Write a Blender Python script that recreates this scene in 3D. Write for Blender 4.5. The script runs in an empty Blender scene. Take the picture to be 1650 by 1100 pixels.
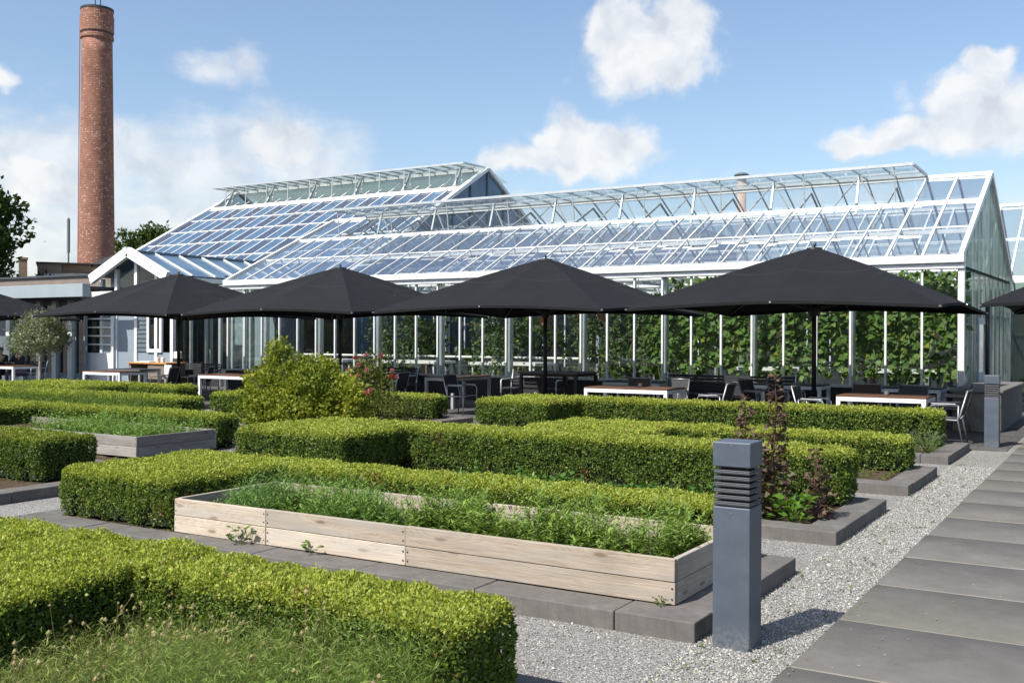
import bpy, math, random
import numpy as np
from mathutils import Vector, Matrix

S = bpy.context.scene
COL = S.collection
R = math.radians
rng = np.random.default_rng(7)
random.seed(7)

# ------------------------------------------------------------------ camera
YAW, PITCH, ROLL = 31.2, 0.243, 0.22
cd = bpy.data.cameras.new("camera")
cd.sensor_width = 36.0
cd.lens = 36.0
cd.clip_start = 0.05
cd.clip_end = 3000
cam = bpy.data.objects.new("camera", cd)
COL.objects.link(cam)
cam.matrix_world = (Matrix.Translation((0, 0, 1.75)) @ Matrix.Rotation(R(YAW), 4, 'Z')
                    @ Matrix.Rotation(R(90 - PITCH), 4, 'X') @ Matrix.Rotation(R(ROLL), 4, 'Z'))
S.camera = cam

# ------------------------------------------------------------------ light
SUN_EL = R(50.5)
sh = Vector((0.262, 0.91, 0)).normalized()            # where shadows fall
to_sun = Vector((-sh.x * math.cos(SUN_EL), -sh.y * math.cos(SUN_EL), math.sin(SUN_EL)))
sl = bpy.data.lights.new("sun", 'SUN')
sl.energy = 5.0
sl.angle = R(0.53)
sl.color = (1.0, 0.95, 0.87)
so = bpy.data.objects.new("sun", sl)
COL.objects.link(so)
so.rotation_euler = (-to_sun).to_track_quat('-Z', 'Y').to_euler()
so.location = (-20, -20, 40)

S.view_settings.view_transform = 'Standard'
S.view_settings.look = 'None'
S.view_settings.exposure = 0.45
S.view_settings.gamma = 1.0
S.cycles.transparent_max_bounces = 40
S.cycles.max_bounces = 10
S.cycles.sample_clamp_indirect = 6.0
S.cycles.caustics_reflective = False
S.cycles.caustics_refractive = False


# ------------------------------------------------------------------ node helper
class NT:
    def __init__(self, tree):
        self.t = tree
        self.n = tree.nodes
        self.l = tree.links

    def node(self, typ, **kw):
        n = self.n.new(typ)
        ins = kw.pop('ins', {})
        for k, v in kw.items():
            setattr(n, k, v)
        for k, v in ins.items():
            if hasattr(v, 'links') or isinstance(v, bpy.types.NodeSocket):
                self.l.new(v, n.inputs[k])
            else:
                n.inputs[k].default_value = v
        return n

    def math(self, op, a, b=0.0, c=0.0, clamp=False):
        n = self.n.new('ShaderNodeMath')
        n.operation = op
        n.use_clamp = clamp
        for i, v in enumerate((a, b, c)):
            if isinstance(v, bpy.types.NodeSocket):
                self.l.new(v, n.inputs[i])
            else:
                n.inputs[i].default_value = v
        return n.outputs[0]

    def ramp(self, fac, stops, interp='LINEAR'):
        n = self.n.new('ShaderNodeValToRGB')
        n.color_ramp.interpolation = interp
        el = n.color_ramp.elements
        while len(el) < len(stops):
            el.new(0.5)
        for e, (p, c) in zip(el, stops):
            e.position = p
            e.color = (c[0], c[1], c[2], 1)
        self.l.new(fac, n.inputs[0])
        return n.outputs[0]

    def mixc(self, fac, a, b, blend='MIX'):
        n = self.n.new('ShaderNodeMix')
        n.data_type = 'RGBA'
        n.blend_type = blend
        for i, v in ((0, fac), (6, a), (7, b)):
            if isinstance(v, bpy.types.NodeSocket):
                self.l.new(v, n.inputs[i])
            else:
                n.inputs[i].default_value = v if i == 0 else (v[0], v[1], v[2], 1)
        return n.outputs[2]

    def noise(self, vec, scale, detail=4, rough=0.55, out=0):
        n = self.n.new('ShaderNodeTexNoise')
        n.inputs['Scale'].default_value = scale
        n.inputs['Detail'].default_value = detail
        n.inputs['Roughness'].default_value = rough
        if vec is not None:
            self.l.new(vec, n.inputs['Vector'])
        return n.outputs[out]

    def mapping(self, vec, scale=(1, 1, 1), loc=(0, 0, 0), rot=(0, 0, 0)):
        n = self.n.new('ShaderNodeMapping')
        n.inputs['Scale'].default_value = scale
        n.inputs['Location'].default_value = loc
        n.inputs['Rotation'].default_value = rot
        self.l.new(vec, n.inputs['Vector'])
        return n.outputs[0]

    def bump(self, h, strength=0.3, dist=0.02):
        n = self.n.new('ShaderNodeBump')
        n.inputs['Strength'].default_value = strength
        n.inputs['Distance'].default_value = dist
        self.l.new(h, n.inputs['Height'])
        return n.outputs[0]


# ------------------------------------------------------------------ world: sky and clouds
def build_world():
    w = bpy.data.worlds.new("World")
    S.world = w
    w.use_nodes = True
    w.node_tree.nodes.clear()
    T = NT(w.node_tree)
    sky = T.node('ShaderNodeTexSky', sky_type='NISHITA', sun_disc=False)
    sky.sun_elevation = SUN_EL
    sky.sun_rotation = math.atan2(to_sun.x, to_sun.y)
    sky.altitude = 0
    sky.air_density = 1.0
    sky.dust_density = 1.5
    sky.ozone_density = 1.5
    bg = T.node('ShaderNodeBackground', ins={'Strength': 0.133})
    T.l.new(sky.outputs[0], bg.inputs[0])
    tc = T.node('ShaderNodeTexCoord')
    d = tc.outputs['Generated']
    sep = T.node('ShaderNodeSeparateXYZ', ins={0: d})
    X, Y, Z = sep.outputs
    # azimuth measured from the middle of the view, and elevation, in degrees
    az = T.math('MULTIPLY', T.math('ARCTAN2', X, Y), 180 / math.pi)
    az = T.math('ADD', az, YAW)
    el = T.math('MULTIPLY', T.math('ARCSINE', Z), 180 / math.pi)
    comb = T.node('ShaderNodeCombineXYZ', ins={0: az, 1: el, 2: 0.0})
    P = comb.outputs[0]
    n1 = T.noise(P, 0.42, 4, 0.5, out=1)
    # domain warp
    sub = T.node('ShaderNodeVectorMath', operation='SUBTRACT', ins={0: n1, 1: (0.5, 0.5, 0.5)})
    warp = T.node('ShaderNodeVectorMath', operation='SCALE', ins={0: sub.outputs[0], 'Scale': 2.4})
    add = T.node('ShaderNodeVectorMath', operation='ADD', ins={0: P, 1: warp.outputs[0]})
    PW = add.outputs[0]
    f1 = T.noise(PW, 0.40, 8, 0.56)
    f2 = T.noise(T.mapping(P, (0.6, 1.2, 1), (13, 7, 3)), 0.35, 6, 0.6)

    def blob_set(blobs):
        cur = None
        for (a, e, ra, re, amp) in blobs:
            m = T.mapping(PW, (1 / ra, 1 / re, 0), (-a / ra, -e / re, 0))
            ln = T.node('ShaderNodeVectorMath', operation='LENGTH', ins={0: m})
            v = T.math('MULTIPLY', T.math('SUBTRACT', 1.0, ln.outputs['Value']), amp)
            cur = v if cur is None else T.math('MAXIMUM', cur, v)
        return cur

    def pa(x, y):
        a = math.degrees(math.atan((x - 825) / 1650))
        return a, math.degrees(math.atan((543 - y) / math.hypot(1650, x - 825)))

    def B(x, y, rx, ry, amp=1.0):
        a, e = pa(x, y)
        return (a, e, rx / 1650 * 57.3 * 1.05, ry / 1650 * 57.3 * 1.1, amp)

    crisp = blob_set([B(1035, 75, 128, 78), B(985, 45, 70, 55), B(1090, 50, 75, 65), B(1050, 110, 95, 42),
                      B(915, 256, 160, 36), B(925, 218, 72, 40), B(985, 240, 85, 42), B(845, 262, 80, 26), B(885, 225, 45, 30),
                      B(1565, 175, 95, 62), B(1500, 208, 150, 36), B(1400, 230, 85, 24), B(1630, 190, 70, 55),
                      B(1590, 96, 42, 20, 0.8), B(2050, 150, 200, 70), B(-420, 220, 260, 80), B(0, 130, 28, 24, 0.7),
                      B(455, 235, 85, 48, 0.85), B(60, 300, 95, 50, 0.8), B(150, 240, 90, 45, 0.7)])
    soft = blob_set([B(330, 118, 62, 32, 0.62), B(400, 110, 44, 34, 0.62), B(1460, 160, 30, 26, .6),
                     B(90, 300, 230, 150, 0.95), B(300, 270, 260, 95, 0.95), B(470, 250, 150, 80, 0.9), B(250, 360, 350, 80, 0.8),
                     B(1250, 330, 900, 45, 0.35), B(700, 340, 500, 50, 0.55), B(60, 390, 300, 70, 0.95)])
    c = T.math('ADD', crisp, T.math('MULTIPLY', T.math('SUBTRACT', f1, 0.5), 1.25))
    c = T.node('ShaderNodeMapRange', interpolation_type='SMOOTHSTEP', ins={'Value': c, 'From Min': -0.02, 'From Max': 0.50})
    s = T.math('ADD', soft, T.math('MULTIPLY', T.math('SUBTRACT', f2, 0.5), 1.3))
    s = T.node('ShaderNodeMapRange', interpolation_type='SMOOTHSTEP', ins={'Value': s, 'From Min': 0.0, 'From Max': 0.75, 'To Max': 0.72})
    mask = T.math('MAXIMUM', T.math('MULTIPLY', c.outputs[0], 0.90), s.outputs[0])
    up = T.node('ShaderNodeMapRange', ins={'Value': el, 'From Min': -1.0, 'From Max': 1.0})
    mask = T.math('MULTIPLY', mask, up.outputs[0])
    # cloud body: brighter billows, greyer hollows
    f3 = T.noise(PW, 0.5, 4, 0.5)
    tone = T.ramp(f3, [(0.30, (0.66, 0.70, 0.77)), (0.47, (0.82, 0.845, 0.88)), (0.62, (0.95, 0.95, 0.95))])
    cb = T.node('ShaderNodeBackground', ins={'Color': tone, 'Strength': 0.76})
    mx = T.node('ShaderNodeMixShader', ins={0: mask, 1: bg.outputs[0], 2: cb.outputs[0]})
    out = T.node('ShaderNodeOutputWorld')
    T.l.new(mx.outputs[0], out.inputs[0])


build_world()


# ------------------------------------------------------------------ materials
MATS = {}


def new_mat(name):
    m = bpy.data.materials.new(name)
    m.use_nodes = True
    m.node_tree.nodes.clear()
    T = NT(m.node_tree)
    T.out = T.node('ShaderNodeOutputMaterial')
    MATS[name] = m
    return m, T


def principled(T, color, rough=0.6, metal=0.0, spec=0.5, normal=None):
    b = T.node('ShaderNodeBsdfPrincipled')
    for k, v in (('Base Color', color), ('Roughness', rough), ('Metallic', metal), ('Specular IOR Level', spec)):
        if isinstance(v, bpy.types.NodeSocket):
            T.l.new(v, b.inputs[k])
        elif k == 'Base Color':
            b.inputs[k].default_value = (v[0], v[1], v[2], 1)
        else:
            b.inputs[k].default_value = v
    if normal is not None:
        T.l.new(normal, b.inputs['Normal'])
    return b


def simple(name, color, rough=0.5, metal=0.0, spec=0.5, var=0.12, scale=6.0, bump=0.0):
    m, T = new_mat(name)
    tc = T.node('ShaderNodeTexCoord')
    n = T.noise(tc.outputs['Object'], scale, 5, 0.6)
    lo = [c * (1 - var) for c in color]
    hi = [min(1, c * (1 + var)) for c in color]
    c = T.ramp(n, [(0.3, lo), (0.7, hi)])
    r = T.math('ADD', T.math('MULTIPLY', n, 0.2), rough - 0.1)
    nm = T.bump(T.noise(tc.outputs['Object'], scale * 12, 3), bump, 0.005) if bump else None
    b = principled(T, c, r, metal, spec, nm)
    T.l.new(b.outputs[0], T.out.inputs[0])
    return m


def leaf_mat(name, trans=0.35, rough=0.5, spec=0.25):
    m, T = new_mat(name)
    a = T.node('ShaderNodeAttribute', attribute_name='leafcol')
    b = principled(T, a.outputs['Color'], rough, 0, spec)
    tcol = T.mixc(1.0, a.outputs['Color'], (1.25, 1.35, 0.5), 'MULTIPLY')
    tr = T.node('ShaderNodeBsdfTranslucent', ins={'Color': tcol})
    mx = T.node('ShaderNodeMixShader', ins={0: trans, 1: b.outputs[0], 2: tr.outputs[0]})
    T.l.new(mx.outputs[0], T.out.inputs[0])
    return m


def glass_mat(name, tint=(0.95, 0.98, 0.97), f0=0.07, haze=0.03, hazecol=(0.7, 0.75, 0.78), rough=0.01, gain=1.5):
    m, T = new_mat(name)
    g = T.node('ShaderNodeNewGeometry')
    dt = T.node('ShaderNodeVectorMath', operation='DOT_PRODUCT', ins={0: g.outputs['Normal'], 1: g.outputs['Incoming']})
    ab = T.math('ABSOLUTE', dt.outputs['Value'])
    p5 = T.math('POWER', T.math('SUBTRACT', 1.0, ab), 5.0)
    F = T.math('ADD', T.math('MULTIPLY', p5, (1 - f0) * gain), f0, clamp=True)
    F = T.math('MINIMUM', F, 0.85)
    tr = T.node('ShaderNodeBsdfTransparent', ins={'Color': (*tint, 1)})
    gl = T.node('ShaderNodeBsdfGlossy', ins={'Roughness': rough, 'Color': (0.95, 0.97, 1, 1)})
    df0 = T.node('ShaderNodeBsdfDiffuse', ins={'Color': (*hazecol, 1)})
    tl = T.node('ShaderNodeBsdfTranslucent', ins={'Color': (*hazecol, 1)})
    df = T.node('ShaderNodeMixShader', ins={0: 0.5, 1: df0.outputs[0], 2: tl.outputs[0]})
    tc = T.node('ShaderNodeTexCoord')
    hz = T.math('MULTIPLY', T.noise(tc.outputs['Object'], 1.3, 4, 0.6), haze * 2, clamp=True)
    m1 = T.node('ShaderNodeMixShader', ins={0: hz, 1: tr.outputs[0], 2: df.outputs[0]})
    m2 = T.node('ShaderNodeMixShader', ins={0: F, 1: m1.outputs[0], 2: gl.outputs[0]})
    T.l.new(m2.outputs[0], T.out.inputs[0])
    return m


def make_materials():
    simple('white_paint', (0.78, 0.79, 0.80), 0.35, var=0.05, scale=3)
    simple('white_frame', (0.72, 0.73, 0.73), 0.4, var=0.10, scale=5)
    simple('alu', (0.52, 0.55, 0.56), 0.42, 0.6, var=0.08)
    simple('alu_dull', (0.42, 0.45, 0.45), 0.5, 0.3, var=0.1)
    simple('steel', (0.36, 0.36, 0.37), 0.45, 0.8, var=0.06)
    pass
    simple('dark_metal', (0.012, 0.013, 0.016), 0.45, 0.2)
    simple('dark_fin', (0.05, 0.055, 0.065), 0.5, 0.2)
    simple('sling', (0.035, 0.037, 0.042), 0.75, var=0.2, scale=30)
    simple('sling_brown', (0.05, 0.028, 0.02), 0.75, var=0.2, scale=30)
    simple('grey_wall', (0.24, 0.29, 0.34), 0.6, var=0.05)
    simple('pale_fascia', (0.29, 0.345, 0.365), 0.5, var=0.05, scale=2)
    simple('soffit', (0.05, 0.06, 0.07), 0.7)
    simple('dark_plinth', (0.028, 0.03, 0.035), 0.75, var=0.2)
    simple('terracotta', (0.32, 0.11, 0.05), 0.8, var=0.15)
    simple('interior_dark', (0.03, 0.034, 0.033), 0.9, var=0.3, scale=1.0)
    simple('interior_floor', (0.10, 0.10, 0.095), 0.9, var=0.2, scale=1.0)
    simple('pipe_white', (0.70, 0.69, 0.64), 0.5)
    simple('wood_warm', (0.50, 0.24, 0.075), 0.5, var=0.2, scale=8)
    simple('black', (0.008, 0.008, 0.009), 0.6)
    simple('stem_green', (0.10, 0.15, 0.035), 0.6)
    simple('stem_red', (0.11, 0.035, 0.04), 0.6)
    simple('stem_dry', (0.33, 0.29, 0.13), 0.7)
    simple('bark', (0.14, 0.11, 0.085), 0.9, var=0.35, scale=14, bump=0.4)
    simple('bark_pale', (0.33, 0.29, 0.25), 0.85, var=0.25, scale=14, bump=0.3)
    simple('concrete', (0.15, 0.145, 0.135), 0.9, var=0.25, scale=5, bump=0.3)
    simple('brown_wall', (0.20, 0.165, 0.14), 0.85, var=0.12, scale=2)
    simple('roof_dark', (0.035, 0.035, 0.038), 0.8, var=0.25)
    simple('skin', (0.48, 0.27, 0.19), 0.55, var=0.05)
    simple('hair_brown', (0.05, 0.025, 0.013), 0.6)
    simple('hair_grey', (0.30, 0.29, 0.27), 0.6)
    simple('cloth_black', (0.014, 0.014, 0.017), 0.85)
    simple('cloth_white', (0.55, 0.53, 0.52), 0.85)
    simple('cloth_lilac', (0.20, 0.16, 0.22), 0.85)
    simple('slate_grey', (0.12, 0.15, 0.17), 0.6)  # plain dark blue-grey for walls, bars, mast and flue cap
    simple('leaf_core', (0.012, 0.02, 0.005), 0.95, var=0.4, scale=20)
    simple('paper', (0.7, 0.7, 0.68), 0.7)
    simple('pipe_terracotta', (0.40, 0.31, 0.25), 0.8, var=0.15)
    leaf_mat('leaf')
    leaf_mat('leaf_soft', 0.3, 0.6, 0.15)
    leaf_mat('petal', 0.3, 0.6, 0.2)
    glass_mat('glass_wall', (0.90, 0.95, 0.93), 0.055, 0.008, (0.6, 0.66, 0.66))
    glass_mat('glass_roof', (0.93, 0.96, 0.97), 0.06, 0.10, (0.66, 0.74, 0.84), 0.015, 2.1)
    glass_mat('glass_flap', (0.86, 0.92, 0.91), 0.05, 0.14, (0.62, 0.70, 0.72), 0.03, 0.8)
    glass_mat('glass_green', (0.70, 0.77, 0.73), 0.04, 0.40, (0.58, 0.64, 0.60), 0.05, 0.3)
    glass_mat('glass_dark', (0.30, 0.36, 0.38), 0.07, 0.01, (0.3, 0.33, 0.35))
    glass_mat('glass_gable', (0.55, 0.66, 0.60), 0.10, 0.10, (0.42, 0.52, 0.48), 0.12)

    # panels of the big house: blinds under glass, alternately dark and blue
    for nm, c, k in (('panel_dark', (0.060, 0.080, 0.125), 0.10), ('panel_blue', (0.078, 0.140, 0.225), 0.16), ('panel_pale', (0.11, 0.18, 0.26), 0.2)):
        m, T = new_mat(nm)
        tc = T.node('ShaderNodeTexCoord')
        oi = T.node('ShaderNodeObjectInfo')
        n = T.noise(tc.outputs['Object'], 1.1, 4, 0.6)
        cc = T.ramp(n, [(0.3, [x * 0.75 for x in c]), (0.7, [x * 1.25 for x in c])])
        g = T.node('ShaderNodeNewGeometry')
        dt = T.node('ShaderNodeVectorMath', operation='DOT_PRODUCT', ins={0: g.outputs['Normal'], 1: g.outputs['Incoming']})
        p5 = T.math('POWER', T.math('SUBTRACT', 1.0, T.math('ABSOLUTE', dt.outputs['Value'])), 5.0)
        F = T.math('ADD', T.math('MULTIPLY', p5, 0.9), 0.05, clamp=True)
        df = T.node('ShaderNodeBsdfDiffuse', ins={'Color': cc})
        gl = T.node('ShaderNodeBsdfGlossy', ins={'Roughness': 0.03})
        mx = T.node('ShaderNodeMixShader', ins={0: F, 1: df.outputs[0], 2: gl.outputs[0]})
        T.l.new(mx.outputs[0], T.out.inputs[0])

    # bollard paint: powder coat, scuffed and splashed with gravel dust at the foot
    m, T = new_mat('bollard_paint')
    tc = T.node('ShaderNodeTexCoord')
    P = tc.outputs['Object']
    n = T.noise(P, 7, 6, 0.6)
    c = T.ramp(n, [(0.3, (0.074, 0.092, 0.120)), (0.7, (0.096, 0.117, 0.148))])
    sepb = T.node('ShaderNodeSeparateXYZ', ins={0: P})
    low = T.node('ShaderNodeMapRange', ins={'Value': sepb.outputs[2], 'From Min': 0.0, 'From Max': 0.16, 'To Min': 0.5, 'To Max': 0.0})
    splash = T.math('MULTIPLY', low.outputs[0], T.ramp(T.noise(P, 38, 5, 0.7), [(0.42, (0, 0, 0)), (0.62, (1, 1, 1))]))
    c = T.mixc(splash, c, (0.30, 0.29, 0.26))
    scuff = T.ramp(T.noise(T.mapping(P, (30, 30, 4)), 2.2, 5, 0.75), [(0.66, (0, 0, 0)), (0.72, (1, 1, 1))])
    c = T.mixc(T.math('MULTIPLY', scuff, 0.35), c, (0.20, 0.21, 0.23))
    fine = T.noise(P, 420, 2)
    b = principled(T, c, T.math('ADD', T.math('MULTIPLY', n, 0.25), 0.34), 0.2, 0.5, T.bump(fine, 0.12, 0.002))
    T.l.new(b.outputs[0], T.out.inputs[0])

    # umbrella cloth
    m, T = new_mat('canopy_cloth')
    tc = T.node('ShaderNodeTexCoord')
    n = T.noise(tc.outputs['Object'], 2.2, 5, 0.6)
    fine = T.noise(tc.outputs['Object'], 160, 2, 0.5)
    c = T.ramp(n, [(0.3, (0.0056, 0.0060, 0.0074)), (0.75, (0.0096, 0.0101, 0.0120))])
    c = T.mixc(T.math('MULTIPLY', fine, 0.35), c, (0.018, 0.018, 0.021))
    sepc = T.node('ShaderNodeSeparateXYZ', ins={0: tc.outputs['Object']})
    mx_ = T.math('MAXIMUM', T.math('ABSOLUTE', sepc.outputs[0]), T.math('ABSOLUTE', sepc.outputs[1]))
    ring = T.math('LESS_THAN', T.math('ABSOLUTE', T.math('SUBTRACT', mx_, 1.32)), 0.012)
    c = T.mixc(T.math('MULTIPLY', ring, 0.6), c, (0.03, 0.03, 0.033))
    spots = T.node('ShaderNodeTexVoronoi', ins={'Scale': 1.7, 'Vector': tc.outputs['Object']})
    sp = T.math('LESS_THAN', spots.outputs['Distance'], 0.016)
    c = T.mixc(sp, c, (0.35, 0.34, 0.32))
    b = principled(T, c, 0.85, 0, 0.25, T.bump(T.math('ADD', T.math('MULTIPLY', n, 5.0), fine), 0.4, 0.02))
    T.l.new(b.outputs[0], T.out.inputs[0])

    # gravel
    m, T = new_mat('gravel')
    tc = T.node('ShaderNodeTexCoord')
    P = tc.outputs['Object']
    v = T.node('ShaderNodeTexVoronoi', ins={'Scale': 85.0, 'Vector': P})
    v2 = T.node('ShaderNodeTexVoronoi', ins={'Scale': 150.0, 'Vector': P})
    cell = T.node('ShaderNodeSeparateColor', ins={0: v.outputs['Color']})
    c = T.ramp(cell.outputs[0], [(0.0, (0.17, 0.165, 0.155)), (0.45, (0.27, 0.263, 0.25)), (0.8, (0.34, 0.33, 0.315)), (1.0, (0.48, 0.47, 0.45))])
    edge = T.ramp(v.outputs['Distance'], [(0.0, (1, 1, 1)), (0.55, (0.92, 0.92, 0.92)), (1.0, (0.55, 0.55, 0.55))])
    c = T.mixc(0.8, c, edge, 'MULTIPLY')
    big = T.noise(P, 0.9, 5, 0.6)
    c = T.mixc(1.0, c, T.ramp(big, [(0.3, (0.86, 0.84, 0.80)), (0.7, (1.08, 1.08, 1.08))]), 'MULTIPLY')
    dust = T.ramp(T.noise(P, 9, 5, 0.7), [(0.62, (0, 0, 0)), (0.74, (1, 1, 1))])
    c = T.mixc(T.math('MULTIPLY', dust, 0.3), c, (0.33, 0.29, 0.17))
    h = T.math('ADD', T.math('MULTIPLY', T.math('SUBTRACT', 1.0, v.outputs['Distance']), 1.0), T.math('MULTIPLY', T.math('SUBTRACT', 1.0, v2.outputs['Distance']), 0.3))
    b = principled(T, c, 0.85, 0, 0.3, T.bump(h, 0.9, 0.012))
    T.l.new(b.outputs[0], T.out.inputs[0])

    m, T = new_mat('pebble')
    a = T.node('ShaderNodeAttribute', attribute_name='leafcol')
    b = principled(T, a.outputs['Color'], 0.8, 0, 0.3)
    T.l.new(b.outputs[0], T.out.inputs[0])

    # dark concrete slabs of the path
    m, T = new_mat('slab')
    tc = T.node('ShaderNodeTexCoord')
    P = tc.outputs['Object']
    a = T.node('ShaderNodeAttribute', attribute_name='leafcol')
    n = T.noise(P, 3.1, 10, 0.75)
    c = T.ramp(n, [(0.25, (0.100, 0.096, 0.089)), (0.5, (0.121, 0.117, 0.109)), (0.75, (0.145, 0.140, 0.131))])
    c = T.mixc(1.0, c, a.outputs['Color'], 'MULTIPLY')
    sp = T.node('ShaderNodeTexVoronoi', ins={'Scale': 7.0, 'Vector': P})
    spm = T.math('LESS_THAN', sp.outputs['Distance'], 0.05)
    c = T.mixc(T.math('MULTIPLY', spm, 0.5), c, (0.42, 0.40, 0.36))
    grit = T.ramp(T.noise(P, 260, 2, 0.6), [(0.58, (0, 0, 0)), (0.72, (1, 1, 1))])
    c = T.mixc(T.math('MULTIPLY', grit, 0.4), c, (0.26, 0.25, 0.23))
    moss = T.ramp(T.noise(P, 1.7, 6, 0.7), [(0.60, (0, 0, 0)), (0.70, (1, 1, 1))])
    c = T.mixc(T.math('MULTIPLY', moss, 0.22), c, (0.065, 0.062, 0.05))
    streak = T.noise(P, 1.1, 6, 0.7)
    c = T.mixc(T.math('MULTIPLY', T.ramp(streak, [(0.5, (0, 0, 0)), (0.75, (1, 1, 1))]), 0.25), c, (0.22, 0.21, 0.19))
    b = principled(T, c, 0.9, 0, 0.12, T.bump(T.noise(P, 70, 4), 0.5, 0.004))
    T.l.new(b.outputs[0], T.out.inputs[0])

    m, T = new_mat('terrace_stone')
    tc = T.node('ShaderNodeTexCoord')
    P = tc.outputs['Object']
    br = T.node('ShaderNodeTexBrick', ins={'Vector': P, 'Scale': 1.0, 'Mortar Size': 0.006, 'Brick Width': 0.6, 'Row Height': 0.4,
                                           'Color1': (0.075, 0.074, 0.074, 1), 'Color2': (0.10, 0.098, 0.096, 1), 'Mortar': (0.04, 0.04, 0.04, 1)})
    n = T.noise(P, 1.4, 6, 0.6)
    c = T.mixc(1.0, br.outputs[0], T.ramp(n, [(0.3, (0.75, 0.75, 0.75)), (0.7, (1.25, 1.22, 1.2))]), 'MULTIPLY')
    b = principled(T, c, 0.8, 0, 0.3, T.bump(n, 0.2, 0.01))
    T.l.new(b.outputs[0], T.out.inputs[0])

    # kerb blocks
    m, T = new_mat('kerb')
    tc = T.node('ShaderNodeTexCoord')
    P = tc.outputs['Object']
    n = T.noise(P, 4, 10, 0.75)
    c = T.ramp(n, [(0.25, (0.090, 0.083, 0.077)), (0.55, (0.138, 0.129, 0.120)), (0.8, (0.20, 0.188, 0.175))])
    st = T.noise(T.mapping(P, (9, 9, 1.0)), 2.2, 5, 0.65)
    c = T.mixc(T.math('MULTIPLY', T.ramp(st, [(0.52, (0, 0, 0)), (0.72, (1, 1, 1))]), 0.45), c, (0.075, 0.068, 0.06))
    b = principled(T, c, 0.88, 0, 0.25, T.bump(T.noise(P, 90, 4), 0.45, 0.004))
    T.l.new(b.outputs[0], T.out.inputs[0])

    m, T = new_mat('soil')
    tc = T.node('ShaderNodeTexCoord')
    P = tc.outputs['Object']
    n = T.noise(P, 14, 8, 0.7)
    c = T.ramp(n, [(0.3, (0.035, 0.024, 0.016)), (0.55, (0.085, 0.062, 0.043)), (0.75, (0.17, 0.13, 0.09))])
    moss = T.ramp(T.noise(P, 3.3, 5, 0.65), [(0.55, (0, 0, 0)), (0.68, (1, 1, 1))])
    c = T.mixc(T.math('MULTIPLY', moss, 0.55), c, (0.10, 0.12, 0.03))
    b = principled(T, c, 0.95, 0, 0.1, T.bump(n, 0.9, 0.03))
    T.l.new(b.outputs[0], T.out.inputs[0])

    # planks (grain along local X)
    for nm, pal in (('plank', [(0.31, 0.245, 0.18), (0.50, 0.43, 0.345), (0.64, 0.575, 0.49)]),
                    ('plank_grey', [(0.16, 0.15, 0.135), (0.27, 0.255, 0.235), (0.38, 0.365, 0.34)])):
        m, T = new_mat(nm)
        tc = T.node('ShaderNodeTexCoord')
        oi = T.node('ShaderNodeObjectInfo')
        off = T.node('ShaderNodeVectorMath', operation='SCALE', ins={0: (17.3, 5.1, 9.7), 'Scale': oi.outputs['Random']})
        P = T.node('ShaderNodeVectorMath', operation='ADD', ins={0: tc.outputs['Object'], 1: off.outputs[0]}).outputs[0]
        # knots: pull the grain round a few points
        sp0 = T.node('ShaderNodeSeparateXYZ', ins={0: P})
        Pk = T.node('ShaderNodeCombineXYZ', ins={0: T.math('MULTIPLY', sp0.outputs[0], 1.15), 1: T.math('MULTIPLY', sp0.outputs[2], 4.0), 2: 0.0}).outputs[0]
        kv = T.node('ShaderNodeTexVoronoi', voronoi_dimensions='2D', ins={'Scale': 1.0, 'Vector': Pk, 'Randomness': 0.95})
        kd = kv.outputs['Distance']
        knot = T.ramp(kd, [(0.0, (1, 1, 1)), (0.035, (0.9, 0.9, 0.9)), (0.075, (0, 0, 0))])
        bend = T.math('MULTIPLY', T.ramp(kd, [(0.0, (1, 1, 1)), (0.45, (0, 0, 0))]), 0.55)
        dn = T.noise(T.mapping(P, (1.2, 5, 5)), 1.4, 4, 0.55)
        sepP = T.node('ShaderNodeSeparateXYZ', ins={0: P})
        zz = T.math('ADD', T.math('MULTIPLY', sepP.outputs[2], 12.0), T.math('MULTIPLY', sepP.outputs[1], 9.0))
        zz = T.math('ADD', T.math('ADD', zz, T.math('MULTIPLY', dn, 2.6)), T.math('MULTIPLY', bend, 3.0))
        ring = T.math('FRACT', T.math('MULTIPLY', zz, 3.2))
        ring = T.math('ABSOLUTE', T.math('SUBTRACT', ring, 0.5))
        fib = T.noise(T.mapping(P, (3, 140, 140)), 1.0, 4, 0.6)
        f = T.math('ADD', T.math('MULTIPLY', ring, 0.22), T.math('ADD', T.math('MULTIPLY', fib, 0.68), T.math('MULTIPLY', dn, 0.35)))
        c = T.ramp(f, [(0.32, pal[0]), (0.56, pal[1]), (0.82, pal[2])])
        c = T.mixc(T.math('MULTIPLY', knot, 0.7), c, (0.14, 0.08, 0.045))
        grey = T.ramp(T.noise(T.mapping(P, (0.8, 2, 6)), 1.7, 5, 0.65), [(0.42, (0, 0, 0)), (0.68, (1, 1, 1))])
        c = T.mixc(T.math('MULTIPLY', grey, 0.7), c, (0.40, 0.385, 0.365))
        gr = T.ramp(T.noise(T.mapping(P, (2, 2, 2)), 1.1, 4, 0.6), [(0.55, (0, 0, 0)), (0.75, (1, 1, 1))])
        c = T.mixc(T.math('MULTIPLY', gr, 0.25), c, (0.22, 0.23, 0.11))
        c = T.mixc(1.0, c, T.ramp(oi.outputs['Random'], [(0, (0.70, 0.68, 0.66)), (1, (1.06, 1.05, 1.03))]), 'MULTIPLY')
        b = principled(T, c, 0.75, 0, 0.2, T.bump(f, 0.35, 0.004))
        T.l.new(b.outputs[0], T.out.inputs[0])

    # red-brown table slats
    m, T = new_mat('slat_wood')
    tc = T.node('ShaderNodeTexCoord')
    fib = T.noise(T.mapping(tc.outputs['Object'], (3, 60, 60)), 1.0, 4, 0.6)
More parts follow.
